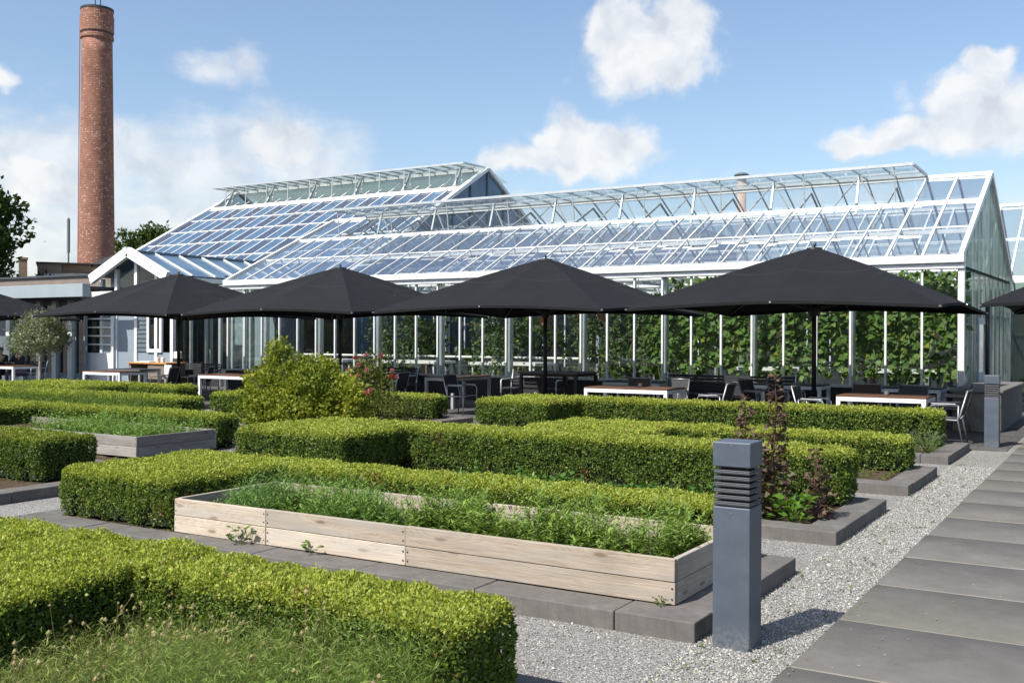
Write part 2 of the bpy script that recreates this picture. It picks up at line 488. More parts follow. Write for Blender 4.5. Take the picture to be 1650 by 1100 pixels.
    c = T.ramp(fib, [(0.3, (0.085, 0.040, 0.024)), (0.7, (0.17, 0.085, 0.05))])
    b = principled(T, c, 0.5, 0, 0.4)
    T.l.new(b.outputs[0], T.out.inputs[0])

    # chimney brick: cylindrical mapping
    m, T = new_mat('chimney_brick')
    tc = T.node('ShaderNodeTexCoord')
    sep = T.node('ShaderNodeSeparateXYZ', ins={0: tc.outputs['Object']})
    ang = T.math('MULTIPLY', T.math('ARCTAN2', sep.outputs[0], sep.outputs[1]), 1.9)
    cv = T.node('ShaderNodeCombineXYZ', ins={0: ang, 1: sep.outputs[2], 2: 0.0}).outputs[0]
    br = T.node('ShaderNodeTexBrick', ins={'Vector': cv, 'Scale': 1.0, 'Mortar Size': 0.018, 'Brick Width': 0.36, 'Row Height': 0.16,
                                           'Color1': (0.275, 0.122, 0.085, 1), 'Color2': (0.20, 0.085, 0.060, 1), 'Mortar': (0.30, 0.205, 0.16, 1)})
    n = T.noise(cv, 0.5, 6, 0.65)
    c = T.mixc(1.0, br.outputs[0], T.ramp(n, [(0.3, (0.72, 0.70, 0.68)), (0.7, (1.2, 1.18, 1.15))]), 'MULTIPLY')
    # repaired, pale bricks: one cell colour per brick
    cells = T.node('ShaderNodeTexVoronoi', ins={'Scale': 1.0, 'Vector': T.mapping(cv, (3.6, 7.0, 1)), 'Randomness': 0.6})
    cs = T.node('ShaderNodeSeparateColor', ins={0: cells.outputs['Color']})
    zone = T.ramp(T.noise(cv, 0.28, 4, 0.6), [(0.38, (0.06, 0, 0)), (0.60, (0.42, 0, 0))])
    zs = T.node('ShaderNodeSeparateColor', ins={0: zone}).outputs[0]
    pale = T.math('MULTIPLY', T.math('LESS_THAN', cs.outputs[0], zs), T.math('LESS_THAN', cells.outputs['Distance'], 0.42))
    c = T.mixc(T.math('MULTIPLY', pale, 0.6), c, (0.50, 0.38, 0.32))
    b = principled(T, c, 0.9, 0, 0.15, T.bump(br.outputs['Fac'], -0.4, 0.02))
    T.l.new(b.outputs[0], T.out.inputs[0])

    m, T = new_mat('house_brick')
    tc = T.node('ShaderNodeTexCoord')
    br = T.node('ShaderNodeTexBrick', ins={'Vector': T.mapping(tc.outputs['Object'], (1, 1, 1), rot=(R(90), 0, 0)), 'Scale': 1.0, 'Mortar Size': 0.015, 'Brick Width': 0.3, 'Row Height': 0.12,
                                           'Color1': (0.30, 0.20, 0.13, 1), 'Color2': (0.23, 0.15, 0.10, 1), 'Mortar': (0.28, 0.24, 0.2, 1)})
    b = principled(T, br.outputs[0], 0.9, 0, 0.15)
    T.l.new(b.outputs[0], T.out.inputs[0])

    # ribbed gable sheet
    m, T = new_mat('ribbed_gable')
    tc = T.node('ShaderNodeTexCoord')
    sep = T.node('ShaderNodeSeparateXYZ', ins={0: tc.outputs['Object']})
    rb = T.math('SINE', T.math('MULTIPLY', sep.outputs[1], 2 * math.pi / 0.11))
    nm = T.bump(rb, 0.55, 0.015)
    tr = T.node('ShaderNodeBsdfTransparent', ins={'Color': (0.55, 0.66, 0.60, 1)})
    df = T.node('ShaderNodeBsdfDiffuse', ins={'Color': (0.36, 0.45, 0.42, 1), 'Normal': nm})
    tl = T.node('ShaderNodeBsdfTranslucent', ins={'Color': (0.45, 0.58, 0.50, 1), 'Normal': nm})
    gl = T.node('ShaderNodeBsdfGlossy', ins={'Roughness': 0.08, 'Normal': nm})
    a1 = T.node('ShaderNodeMixShader', ins={0: 0.45, 1: df.outputs[0], 2: tl.outputs[0]})
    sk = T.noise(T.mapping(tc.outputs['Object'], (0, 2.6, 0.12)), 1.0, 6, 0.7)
    refl_streaks = T.ramp(sk, [(0.36, (0.10, 0.16, 0.12)), (0.50, (0.30, 0.40, 0.34)), (0.62, (0.72, 0.80, 0.76))])  # pale and green streaks painted in place of the sheet's reflections
    T.l.new(refl_streaks, df.inputs['Color'])
    T.l.new(refl_streaks, tl.inputs['Color'])
    stripe = T.math('ADD', T.math('MULTIPLY', rb, 0.12), 0.30)
    a2 = T.node('ShaderNodeMixShader', ins={0: stripe, 1: a1.outputs[0], 2: tr.outputs[0]})
    a3 = T.node('ShaderNodeMixShader', ins={0: 0.22, 1: a2.outputs[0], 2: gl.outputs[0]})
    T.l.new(a3.outputs[0], T.out.inputs[0])


make_materials()
M = MATS


# ------------------------------------------------------------------ mesh helpers
class MB:
    def __init__(self):
        self.v, self.f = [], []

    def add(self, vs, fs):
        o = len(self.v)
        self.v += [tuple(p) for p in vs]
        self.f += [tuple(i + o for i in f) for f in fs]

    def box(self, x0, x1, y0, y1, z0, z1):
        self.add([(x0, y0, z0), (x1, y0, z0), (x1, y1, z0), (x0, y1, z0), (x0, y0, z1), (x1, y0, z1), (x1, y1, z1), (x0, y1, z1)],
                 [(3, 2, 1, 0), (4, 5, 6, 7), (0, 1, 5, 4), (1, 2, 6, 5), (2, 3, 7, 6), (3, 0, 4, 7)])

    def bar(self, p0, p1, w, h=None, up=(0, 0, 1)):
        h = h or w
        p0, p1 = Vector(p0), Vector(p1)
        d = (p1 - p0).normalized()
        u = Vector(up)
        if abs(d.dot(u)) > 0.98:
            u = Vector((0, 1, 0))
        s = d.cross(u).normalized()
        u = s.cross(d).normalized()
        c = [s * w / 2 + u * h / 2, -s * w / 2 + u * h / 2, -s * w / 2 - u * h / 2, s * w / 2 - u * h / 2]
        self.add([p0 + k for k in c] + [p1 + k for k in c],
                 [(3, 2, 1, 0), (4, 5, 6, 7), (0, 1, 5, 4), (1, 2, 6, 5), (2, 3, 7, 6), (3, 0, 4, 7)])

    def tube(self, pts, rad, n=8, cap=True):
        pts = [Vector(p) for p in pts]
        if not isinstance(rad, (list, tuple)):
            rad = [rad] * len(pts)
        o = len(self.v)
        ref = None
        for i, p in enumerate(pts):
            d = (pts[min(i + 1, len(pts) - 1)] - pts[max(i - 1, 0)]).normalized()
            if ref is None:
                ref = Vector((1, 0, 0)) if abs(d.x) < 0.8 else Vector((0, 1, 0))
            s = d.cross(ref).normalized()
            t = d.cross(s).normalized()
            for k in range(n):
                a = 2 * math.pi * k / n
                self.v.append(tuple(p + (s * math.cos(a) + t * math.sin(a)) * rad[i]))
        for i in range(len(pts) - 1):
            for k in range(n):
                a, b = o + i * n + k, o + i * n + (k + 1) % n
                self.f.append((a, b, b + n, a + n))
        if cap:
            self.f.append(tuple(o + k for k in range(n))[::-1])
            e = o + (len(pts) - 1) * n
            self.f.append(tuple(e + k for k in range(n)))

    def lathe(self, prof, n=16, c=(0, 0)):
        o = len(self.v)
        for (r, z) in prof:
            for k in range(n):
                a = 2 * math.pi * k / n
                self.v.append((c[0] + r * math.cos(a), c[1] + r * math.sin(a), z))
        for i in range(len(prof) - 1):
            for k in range(n):
                a, b = o + i * n + k, o + i * n + (k + 1) % n
                self.f.append((a, b, b + n, a + n))
        self.f.append(tuple(o + k for k in range(n))[::-1])
        e = o + (len(prof) - 1) * n
        self.f.append(tuple(e + k for k in range(n)))

    def frustum(self, x0, x1, y0, y1, z0, z1, ins):
        """box whose bottom is inset by ins"""
        self.add([(x0 + ins, y0 + ins, z0), (x1 - ins, y0 + ins, z0), (x1 - ins, y1 - ins, z0), (x0 + ins, y1 - ins, z0),
                  (x0, y0, z1), (x1, y0, z1), (x1, y1, z1), (x0, y1, z1)],
                 [(3, 2, 1, 0), (4, 5, 6, 7), (0, 1, 5, 4), (1, 2, 6, 5), (2, 3, 7, 6), (3, 0, 4, 7)])

    def quad(self, a, b, c, d):
        self.add([a, b, c, d], [(0, 1, 2, 3)])

    def build(self, name, mat, parent=None, smooth=False, bevel=0.0, local=False):
        """coordinates are world ones unless local; the parent (an unrotated root) is subtracted"""
        me = bpy.data.meshes.new(name)
        vs = self.v
        if parent is not None and not local:
            l = wloc(parent)
            vs = [(a - l.x, b - l.y, c - l.z) for a, b, c in vs]
        me.from_pydata(vs, [], self.f)
        me.materials.append(M[mat])
        if smooth:
            me.polygons.foreach_set('use_smooth', [True] * len(me.polygons))
        me.update()
        o = bpy.data.objects.new(name, me)
        COL.objects.link(o)
        if parent is not None:
            o.parent = parent
        if bevel:
            b = o.modifiers.new('bevel', 'BEVEL')
            b.width = bevel
            b.segments = 2
            b.limit_method = 'ANGLE'
        return o


def wloc(o):
    l = Vector(o.location)
    while o.parent is not None:
        o = o.parent
        l += Vector(o.location)
    return l


def tag(o, label=None, cat=None, group=None, kind=None):
    if label:
        o['label'] = label
    if cat:
        o['category'] = cat
    if group:
        o['group'] = group
    if kind:
        o['kind'] = kind
    return o


def thing(name, loc, label, cat, group=None, rz=0.0):
    o = bpy.data.objects.new(name, None)
    o.empty_display_size = 0.2
    COL.objects.link(o)
    o.location = loc
    o.rotation_euler = (0, 0, rz)
    return tag(o, label, cat, group)


def copy_tree(o, parent=None, kids=None):
    c = o.copy()
    COL.objects.link(c)
    if parent is not None:
        c.parent = parent
    for ch in list(o.children):
        copy_tree(ch, c)
    return c


def part_copies(o, offsets, parent):
    """o is the first of a repeated part; more of it at the given offsets"""
    for d in offsets:
        c = o.copy()
        COL.objects.link(c)
        c.parent = parent
        c.location = Vector(o.location) + Vector(d)


def mesh_np(name, V, quads, col, mat, parent=None, extra=None):
    """V (n,3) vertices, quads (m,4); col (n,3) vertex colours"""
    me = bpy.data.meshes.new(name)
    nv, nf = len(V), len(quads)
    me.vertices.add(nv)
    me.vertices.foreach_set('co', np.asarray(V, np.float32).ravel())
    me.loops.add(nf * 4)
    me.loops.foreach_set('vertex_index', np.asarray(quads, np.int32).ravel())
    me.polygons.add(nf)
    me.polygons.foreach_set('loop_start', np.arange(0, nf * 4, 4, dtype=np.int32))
    me.polygons.foreach_set('loop_total', np.full(nf, 4, np.int32))
    at = me.attributes.new('leafcol', 'FLOAT_COLOR', 'POINT')
    c4 = np.ones((nv, 4), np.float32)
    c4[:, :3] = col
    at.data.foreach_set('color', c4.ravel())
    me.materials.append(M[mat])
    me.update(calc_edges=True)
    o = bpy.data.objects.new(name, me)
    COL.objects.link(o)
    if parent is not None:
        o.parent = parent
    return o


def unit(a):
    return a / np.maximum(np.linalg.norm(a, axis=1, keepdims=True), 1e-9)


def leaf_arrays(P, D, N, L, W, col, fold=0.18):
    """rhombic leaves: base P, direction D, face normal N, length L, width W"""
    D = unit(D)
    Sd = unit(np.cross(D, N))
    Nn = np.cross(Sd, D)
    L = np.asarray(L).reshape(-1, 1)
    W = np.asarray(W).reshape(-1, 1)
    a = P
    b = P + D * L * 0.45 + Sd * W * 0.5 + Nn * W * fold
    c = P + D * L
    d = P + D * L * 0.45 - Sd * W * 0.5 + Nn * W * fold
    n = len(P)
    V = np.stack([a, b, c, d], 1).reshape(-1, 3)
    Q = np.arange(n * 4).reshape(n, 4)
    C = np.repeat(col, 4, axis=0)
    return V, Q, C


def join_arrays(lst):
    V, Q, C, o = [], [], [], 0
    for v, q, c in lst:
        V.append(v)
        Q.append(q + o)
        C.append(c)
        o += len(v)
    return np.concatenate(V), np.concatenate(Q), np.concatenate(C)


def box_arrays(x0, x1, y0, y1, z0, z1, c):
    V = np.array([(x0, y0, z0), (x1, y0, z0), (x1, y1, z0), (x0, y1, z0), (x0, y0, z1), (x1, y0, z1), (x1, y1, z1), (x0, y1, z1)], float)
    Q = np.array([(3, 2, 1, 0), (4, 5, 6, 7), (0, 1, 5, 4), (1, 2, 6, 5), (2, 3, 7, 6), (3, 0, 4, 7)])
    return V, Q, np.tile(np.array(c, float), (8, 1))


def tubes_arrays(A, Bp, r0, r1, col, n=3):
    """many thin straight prisms from A to Bp (n-sided, quads)"""
    D = unit(Bp - A)
    ref = np.where(np.abs(D[:, :1]) < 0.8, np.array([[1.0, 0, 0]]), np.array([[0, 1.0, 0]]))
    s = unit(np.cross(D, ref))
    t = np.cross(D, s)
    r0 = np.asarray(r0).reshape(-1, 1) * np.ones((len(A), 1))
    r1 = np.asarray(r1).reshape(-1, 1) * np.ones((len(A), 1))
    V = []
    for k in range(n):
        a = 2 * math.pi * k / n
        o = s * math.cos(a) + t * math.sin(a)
        V.append(A + o * r0)
        V.append(Bp + o * r1)
    V = np.stack(V, 1)
    m = len(A)
    base = (np.arange(m) * 2 * n)[:, None]
    Q = np.concatenate([base + np.array([[2 * k, 2 * ((k + 1) % n), 2 * ((k + 1) % n) + 1, 2 * k + 1]]) for k in range(n)], 0)
    return V.reshape(-1, 3), Q, np.repeat(col, 2 * n, axis=0)


def vnoise(P, scale, seed):
    """cheap smooth noise: a sum of sines in random directions"""
    r = np.random.default_rng(seed)
    out = np.zeros(len(P))
    for k in range(7):
        d = r.normal(size=3)
        d /= np.linalg.norm(d)
        out += np.sin(P @ d * (2 * math.pi / scale) * r.uniform(0.6, 1.7) + r.uniform(0, 6.28))
    return out / 7 ** 0.5 / 0.9


def lerp(a, b, t):
    return np.asarray(a) * (1 - t) + np.asarray(b) * t


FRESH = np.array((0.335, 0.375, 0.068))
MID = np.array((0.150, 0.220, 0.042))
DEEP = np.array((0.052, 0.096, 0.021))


def hedge(boxes, z0, z1, L, lai, label, group, seed, tone=1.0, fresh=1.0, rad=0.10, rough=1.0):
    """clipped box hedge: union of boxes (u0,u1,v0,v1), leaves over its surface, dark twiggy core"""
    r = np.random.default_rng(seed)
    W = L * 0.62
    per = lai / (L * W * 0.5)
    Ps, Ns = [], []
    for bi, (a0, a1, b0, b1) in enumerate(boxes):
        faces = [('z', (a1 - a0) * (b1 - b0)), ('-y', (a1 - a0) * (z1 - z0)), ('+y', (a1 - a0) * (z1 - z0)), ('-x', (b1 - b0) * (z1 - z0)), ('+x', (b1 - b0) * (z1 - z0))]
        for nm, ar in faces:
            k = per
            if nm in ('+y', '-x'):
                k = per * 0.7            # sides turned away from the garden path
            n = int(ar * k)
            s, t = r.random(n), r.random(n)
            if nm == 'z':
                p = np.stack([a0 + (a1 - a0) * s, b0 + (b1 - b0) * t, np.full(n, z1)], 1)
            elif nm[1] == 'y':
                t = t ** 0.85
                p = np.stack([a0 + (a1 - a0) * s, np.full(n, b0 if nm[0] == '-' else b1), z0 + (z1 - z0) * t], 1)
            else:
                t = t ** 0.85
                p = np.stack([np.full(n, a0 if nm[0] == '-' else a1), b0 + (b1 - b0) * s, z0 + (z1 - z0) * t], 1)
            keep = np.ones(n, bool)
            for bj, (c0, c1, d0, d1) in enumerate(boxes):
                if bj != bi:
                    e = 0.02
                    keep &= ~((p[:, 0] > c0 + e) & (p[:, 0] < c1 - e) & (p[:, 1] > d0 + e) & (p[:, 1] < d1 - e) & ((p[:, 2] < z1 - 0.001) | (bj < bi)))
            p = p[keep]
            lo = np.array((a0 + rad, b0 + rad, z0 + 0.02))
            hi = np.array((a1 - rad, b1 - rad, z1 - rad))
            q = np.clip(p, lo, hi)
            d = p - q
            ln = np.maximum(np.linalg.norm(d, axis=1, keepdims=True), 1e-6)
            # keep inner corners of an L full: round only where the box is an outer edge
            inside_other = np.zeros(len(p), bool)
            for bj, (c0, c1, d0, d1) in enumerate(boxes):
                if bj != bi:
                    inside_other |= (p[:, 0] > c0 - rad) & (p[:, 0] < c1 + rad) & (p[:, 1] > d0 - rad) & (p[:, 1] < d1 + rad)
            pr = q + d / ln * np.minimum(ln, rad)
            pr = np.where(inside_other[:, None], p, pr)
            Ps.append(pr)
            Ns.append(d / ln)
    P = np.concatenate(Ps)
    N = np.concatenate(Ns)
    n = len(P)
    lump = vnoise(P, 0.42, seed + 1) * 0.011 * rough + vnoise(P, 0.13, seed + 2) * 0.008 * rough
    depth = r.random(n) ** 1.6 * 0.055 * (L / 0.03) ** 0.5
    gaps = vnoise(P, 0.30, seed + 3)
    P = P + N * (lump - depth)[:, None]
    # thin, ragged foot
    side = N[:, 2] < 0.5
    foot = (P[:, 2] - z0) / 0.16 + 0.35 * gaps
    holes = vnoise(P, 0.10, seed + 7) * 0.75 + vnoise(P, 0.31, seed + 8) * 0.6
    keep = ~(side & (r.random(n) > np.clip(foot, 0.12, 1))) & ~((holes < np.where(side, -0.85, -1.25)) & (r.random(n) < 0.85))
    P, N, depth, gaps = P[keep], N[keep], depth[keep], gaps[keep]
    n = len(P)
    # shoots poking out of the top
    up = np.array((0, 0, 1.0))
    D = N * 0.45 + r.normal(size=(n, 3)) * 0.6 + up * 0.55
    FN = unit(N * 1.1 + r.normal(size=(n, 3)) * 0.6 + up * 0.45)
    size = L * r.uniform(0.65, 1.35, n)
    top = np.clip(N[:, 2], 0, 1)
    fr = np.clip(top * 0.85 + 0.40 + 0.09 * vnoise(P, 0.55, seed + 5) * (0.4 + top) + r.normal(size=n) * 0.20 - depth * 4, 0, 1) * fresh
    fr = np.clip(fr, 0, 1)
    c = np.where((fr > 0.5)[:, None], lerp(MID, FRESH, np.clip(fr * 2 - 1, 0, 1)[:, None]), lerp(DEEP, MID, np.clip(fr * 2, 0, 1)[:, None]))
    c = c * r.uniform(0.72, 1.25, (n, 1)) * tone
    brown = (r.random(n) < 0.018) | ((vnoise(P, 0.5, seed + 9) > 1.55) & (r.random(n) < 0.35))
    c[brown] = np.array((0.22, 0.14, 0.05)) * r.uniform(0.6, 1.2, (brown.sum(), 1))
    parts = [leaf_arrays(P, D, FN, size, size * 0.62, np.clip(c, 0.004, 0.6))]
    # a few longer shoots
    tp = np.where(N[:, 2] > 0.7)[0]
    if len(tp):
        k = r.choice(tp, min(len(tp), max(20, len(tp) // 30)), replace=False)
        for h in range(2):
            Pk = P[k] + np.array((0, 0, 1.0)) * (L * (0.3 + 0.6 * h)) + r.normal(size=(len(k), 3)) * L * 0.22
            parts.append(leaf_arrays(Pk, r.normal(size=(len(k), 3)) + up * 0.8, unit(r.normal(size=(len(k), 3)) + up * 0.5), np.full(len(k), L * 0.95), np.full(len(k), L * 0.6),
                                     np.tile(FRESH, (len(k), 1)) * r.uniform(0.8, 1.25, (len(k), 1)) * tone))
    V, Q, C = join_arrays(parts)
    root = thing('box_hedge', (boxes[0][0], boxes[0][2], z0), label, 'hedge', group)
    org = np.array(root.location)
    mesh_np('foliage', V - org, Q, C, 'leaf', root)
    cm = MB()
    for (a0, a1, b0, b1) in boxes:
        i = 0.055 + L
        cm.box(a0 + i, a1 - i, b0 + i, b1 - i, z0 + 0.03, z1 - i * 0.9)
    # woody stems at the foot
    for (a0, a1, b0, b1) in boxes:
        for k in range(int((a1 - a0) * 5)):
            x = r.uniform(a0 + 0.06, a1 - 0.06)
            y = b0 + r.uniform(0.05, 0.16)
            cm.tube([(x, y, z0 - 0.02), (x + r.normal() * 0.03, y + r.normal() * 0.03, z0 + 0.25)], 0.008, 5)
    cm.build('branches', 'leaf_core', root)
    return root


# ------------------------------------------------------------------ ground
def build_ground():
    m = MB()
    m.quad((-700, -300, 0), (700, -300, 0), (700, 1200, 0), (-700, 1200, 0))
    tag(m.build('ground', 'gravel'), kind='structure')
    # the paved terrace before the greenhouses
    m = MB()
    m.box(-70, -1.66, 17.55, 48, -0.1, 0.012)
    tag(m.build('terrace_paving', 'terrace_stone'), kind='structure')
    # the slab path: one sheet of slabs laid 1.07 m apart, joints open
    Vs, Qs, Cs = [], [], []
    o = 0
    r = np.random.default_rng(3)
    lst = []
    y = 6.475 - 1.07 * 6
    while y < 32:
        g = r.uniform(0.008, 0.013)
        t = r.uniform(0.98, 1.02)
        tz = 0.014 + r.uniform(-0.003, 0.003)
        lst.append(box_arrays(-1.553 + r.uniform(-0.008, 0.008), 0.44, y + g, y + 1.07 - g, -0.04, tz, (t, t * r.uniform(0.97, 1.0), t * r.uniform(0.95, 1.0))))
        t = r.uniform(0.98, 1.02)
        lst.append(box_arrays(0.455, 2.45, y + g, y + 1.07 - g, -0.04, tz, (t, t, t)))
        y += 1.07
    yj = 6.475 - 1.07 * 6
    while yj < 32:
        lst.append(box_arrays(-1.54, 2.44, yj - 0.020, yj + 0.020, -0.03, 0.0115, (2.2, 2.1, 1.85)))
        yj += 1.07
    lst.append(box_arrays(0.43, 0.465, 0.1, 32, -0.03, 0.0075, (2.2, 2.1, 1.85)))
    V, Q, C = join_arrays(lst)
    o = mesh_np('path', V, Q, C, 'slab')
    b = o.modifiers.new('bevel', 'BEVEL')
    b.width = 0.006
    b.segments = 1
    tag(o, kind='structure')
    # loose pebbles on the gravel by the path, near the viewer
    n = 52000
    rr = np.random.default_rng(5)
    v = 2.2 + 13 * rr.random(n) ** 1.7
    u = np.where(rr.random(n) < 0.75, rr.uniform(-2.13, -1.545, n), rr.uniform(-3.6, -2.1, n))
    ok = (u > -2.16) | ((v > 4.55) & (v < 5.54)) | ((v > 7.7) & (v < 8.77))
    u, v = u[ok], v[ok]
    n = len(u)
    s = rr.uniform(0.0035, 0.0078, n) * np.where(rr.random(n) < 0.08, 1.5, 1)
    ang = rr.uniform(0, 6.28, n)
    base = np.stack([u, v, s * 0.35], 1)
    ex = np.stack([np.cos(ang), np.sin(ang), rr.normal(size=n) * 0.25], 1) * (s * rr.uniform(0.9, 1.5, n))[:, None]
    ey = np.stack([-np.sin(ang), np.cos(ang), rr.normal(size=n) * 0.25], 1) * (s * rr.uniform(0.7, 1.1, n))[:, None]
    ez = np.tile(np.array((0, 0, 1.0)), (n, 1)) * (s * rr.uniform(0.45, 0.8, n))[:, None]
    g = rr.choice([0.17, 0.24, 0.31, 0.39, 0.52], n, p=[0.15, 0.28, 0.32, 0.2, 0.05])
    col = np.stack([g, g * rr.uniform(0.94, 1.0, n), g * rr.uniform(0.85, 1.0, n)], 1)
    # a chamfered lump: lower square, upper smaller square
    Vv = np.stack([base + ex, base + ey, base - ex, base - ey, base + ex * 0.45 + ey * 0.3 + ez, base + ey * 0.5 - ex * 0.3 + ez, base - ex * 0.5 - ey * 0.25 + ez, base - ey * 0.5 + ex * 0.3 + ez], 1).reshape(-1, 3)
    b0 = (np.arange(n) * 8)[:, None]
    Qq = np.concatenate([b0 + np.array([[4, 5, 6, 7]]), b0 + np.array([[0, 1, 5, 4]]), b0 + np.array([[1, 2, 6, 5]]), b0 + np.array([[2, 3, 7, 6]]), b0 + np.array([[3, 0, 4, 7]])], 0)
    o = mesh_np('pebbles', Vv, Qq, np.repeat(col, 8, 0), 'pebble')
    tag(o, kind='stuff')
    # dry leaf bits lying about
    n = 1500
    P = np.stack([rr.uniform(-2.1, -0.9, n), 2.5 + 14 * rr.random(n) ** 1.3, np.full(n, 0.022)], 1)
    P[:, 0] = np.where(rr.random(n) < 0.8, -2.1 + 0.6 * rr.random(n) ** 1.4, P[:, 0])
    D = np.stack([rr.normal(size=n), rr.normal(size=n), rr.normal(size=n) * 0.15], 1)
    col = lerp(np.array((0.42, 0.38, 0.14)), np.array((0.17, 0.19, 0.05)), rr.random((n, 1)))
    o = mesh_np('fallen_leaves', *leaf_arrays(P, D, np.tile((0.1, 0.1, 1.0), (n, 1)), rr.uniform(0.010, 0.028, n), rr.uniform(0.006, 0.014, n), col), 'leaf')
    tag(o, kind='stuff')


build_ground()


# ------------------------------------------------------------------ beds: kerbs and soil
def bed(u0, u1, v0, v1, label, group, h=0.12, w=0.29, seed=0):
    r = random.Random(seed)
    t = thing('garden_bed', (u1, v0, 0), label, 'garden bed', group)
    m = MB()

    def run(ax, a, b, c0, c1):
        x = a
        first = r.uniform(0.5, 1.0)
        while x < b - 0.01:
            e = min(x + first, b)
            first = 1.0
            if b - e < 0.25:
                e = b
            dz = r.uniform(-0.003, 0.003)
            dx = r.uniform(-0.003, 0.003)
            if ax == 'x':
                m.box(x + 0.003, e - 0.003, c0 + dx, c1 + dx, -0.03, h + dz)
            else:
                m.box(c0 + dx, c1 + dx, x + 0.003, e - 0.003, -0.03, h + dz)
            x = e
    run('x', u0, u1, v0, v0 + w)
    run('x', u0, u1, v1 - w, v1)
    run('y', v0 + w, v1 - w, u1 - w, u1)
    run('y', v0 + w, v1 - w, u0, u0 + w)
    m.build('kerb', 'kerb', t, bevel=0.008)
    # soil: bumpy sheet
    nx, ny = max(8, int((u1 - u0) * 6)), max(6, int((v1 - v0) * 6))
    s = MB()
    xs = np.linspace(u0 + w - 0.02, u1 - w + 0.02, nx)
    ys = np.linspace(v0 + w - 0.02, v1 - w + 0.02, ny)
    vs = [(x, y, 0.085 + r.uniform(-0.012, 0.022)) for y in ys for x in xs]
    fs = [(j * nx + i, j * nx + i + 1, (j + 1) * nx + i + 1, (j + 1) * nx + i) for j in range(ny - 1) for i in range(nx - 1)]
    s.add(vs, fs)
    s.build('soil', 'soil', t, smooth=True)
    return t


BG = 'kerbed garden beds'
bed(-6.9, -2.13, 2.3, 4.28, 'nearest kerbed bed, filled with wild grass and seed heads', BG, seed=1)
bed(-8.62, -2.13, 5.55, 7.62, 'kerbed bed carrying the pale wooden planter box by the near bollard', BG, seed=2)
bed(-9.75, -2.12, 8.79, 10.86, 'kerbed bed with tall purple-leaved plants at its right corner', BG, seed=3)
bed(-9.6, -2.11, 11.98, 13.95, 'kerbed bed with bare soil corner, third from the near bollard along the path', BG, seed=4)
bed(-10.35, -2.17, 15.28, 17.48, 'farthest kerbed bed along the path, its corner near the far bollard', BG, seed=5)
bed(-16.9, -11.45, 14.58, 17.4, 'kerbed bed of roses in front of the terrace tables', BG, seed=6)
bed(-15.1, -10.7, 12.1, 13.95, 'kerbed bed under the large golden green shrub', BG, seed=7)
bed(-17.6, -9.97, 5.56, 7.85, 'kerbed bed at the left edge with a short dark-ended hedge', BG, seed=8)
bed(-18.6, -10.85, 8.42, 11.2, 'kerbed bed holding the weathered grey planter box', BG, seed=9)
bed(-23.5, -15.2, 12.0, 14.05, 'kerbed bed of feathery green plants left of the golden shrub', BG, seed=10)
bed(-25.0, -18.9, 14.9, 17.3, 'kerbed bed before the olive tree and the left terrace tables', BG, seed=11)

# ------------------------------------------------------------------ hedges
HG = 'clipped box hedges of the garden beds'
hedge([(-6.7, -4.35, 2.40, 4.00), (-4.6, -2.34, 3.46, 3.97)], 0.09, 0.575, 0.0185, 2.3, 'nearest box hedge, large yellow-green leaves, behind the wild grass', HG, 11, fresh=1.05)
hedge([(-8.42, -6.90, 5.88, 7.58), (-7.1, -2.45, 7.10, 7.58)], 0.09, 0.545, 0.022, 2.2, 'box hedge wrapping behind the pale wooden planter box', HG, 12)
hedge([(-9.45, -7.72, 9.0, 10.82), (-7.9, -2.38, 10.2, 10.82)], 0.09, 0.635, 0.027, 2.1, 'box hedge behind the purple-leaved plants, with a dark inner corner', HG, 13, fresh=0.95)
hedge([(-7.25, -5.45, 12.2, 13.85), (-5.6, -2.36, 13.3, 13.85)], 0.09, 0.52, 0.031, 2.1, 'low yellowish box hedge starting right of the gravel gap, second from the terrace', HG, 14, fresh=1.1)
hedge([(-10.15, -8.7, 15.45, 17.3), (-8.9, -2.5, 16.75, 17.35)], 0.09, 0.63, 0.034, 2.1, 'long box hedge directly before the white-framed tables, farthest on the right', HG, 15)
hedge([(-16.7, -15.2, 15.2, 17.25), (-15.4, -11.95, 16.7, 17.25)], 0.09, 0.56, 0.036, 2.0, 'box hedge around the roses, half hidden by the golden shrub', HG, 16)
hedge([(-15.4, -10.35, 7.0, 7.75)], 0.09, 0.60, 0.026, 2.1, 'dark green box hedge cut off by the left edge, before the grey planter box', HG, 17, fresh=0.75, tone=0.85)
hedge([(-18.4, -15.75, 9.0, 11.1), (-15.9, -11.5, 10.62, 11.1)], 0.09, 0.58, 0.031, 2.1, 'box hedge behind the weathered grey planter box', HG, 18, fresh=0.9)
hedge([(-23.2, -15.42, 13.3, 13.95)], 0.09, 0.57, 0.038, 2.0, 'box hedge behind feathery green plants at the left', HG, 19)
hedge([(-24.6, -20.9, 15.05, 17.1), (-21.1, -19.1, 16.45, 17.1)], 0.09, 0.56, 0.04, 2.0, 'farthest box hedge on the left, at the foot of the olive tree', HG, 20)


# ------------------------------------------------------------------ wooden planter boxes
def board(name, x0, x1, y0, y1, z0, z1, mat, parent, along='x'):
    """one plank; its mesh is centred so the grain starts anew on every plank"""
    c = Vector(((x0 + x1) / 2, (y0 + y1) / 2, (z0 + z1) / 2))
    m = MB()
    hx, hy, hz = (x1 - x0) / 2, (y1 - y0) / 2, (z1 - z0) / 2
    if along == 'x':
        m.box(-hx, hx, -hy, hy, -hz, hz)
    else:
        m.box(-hy, hy, -hx, hx, -hz, hz)
    o = m.build(name, mat, parent, bevel=0.004, local=True)
    o.location = c - wloc(parent)
    if along != 'x':
        o.rotation_euler = (0, 0, R(90))
    return o


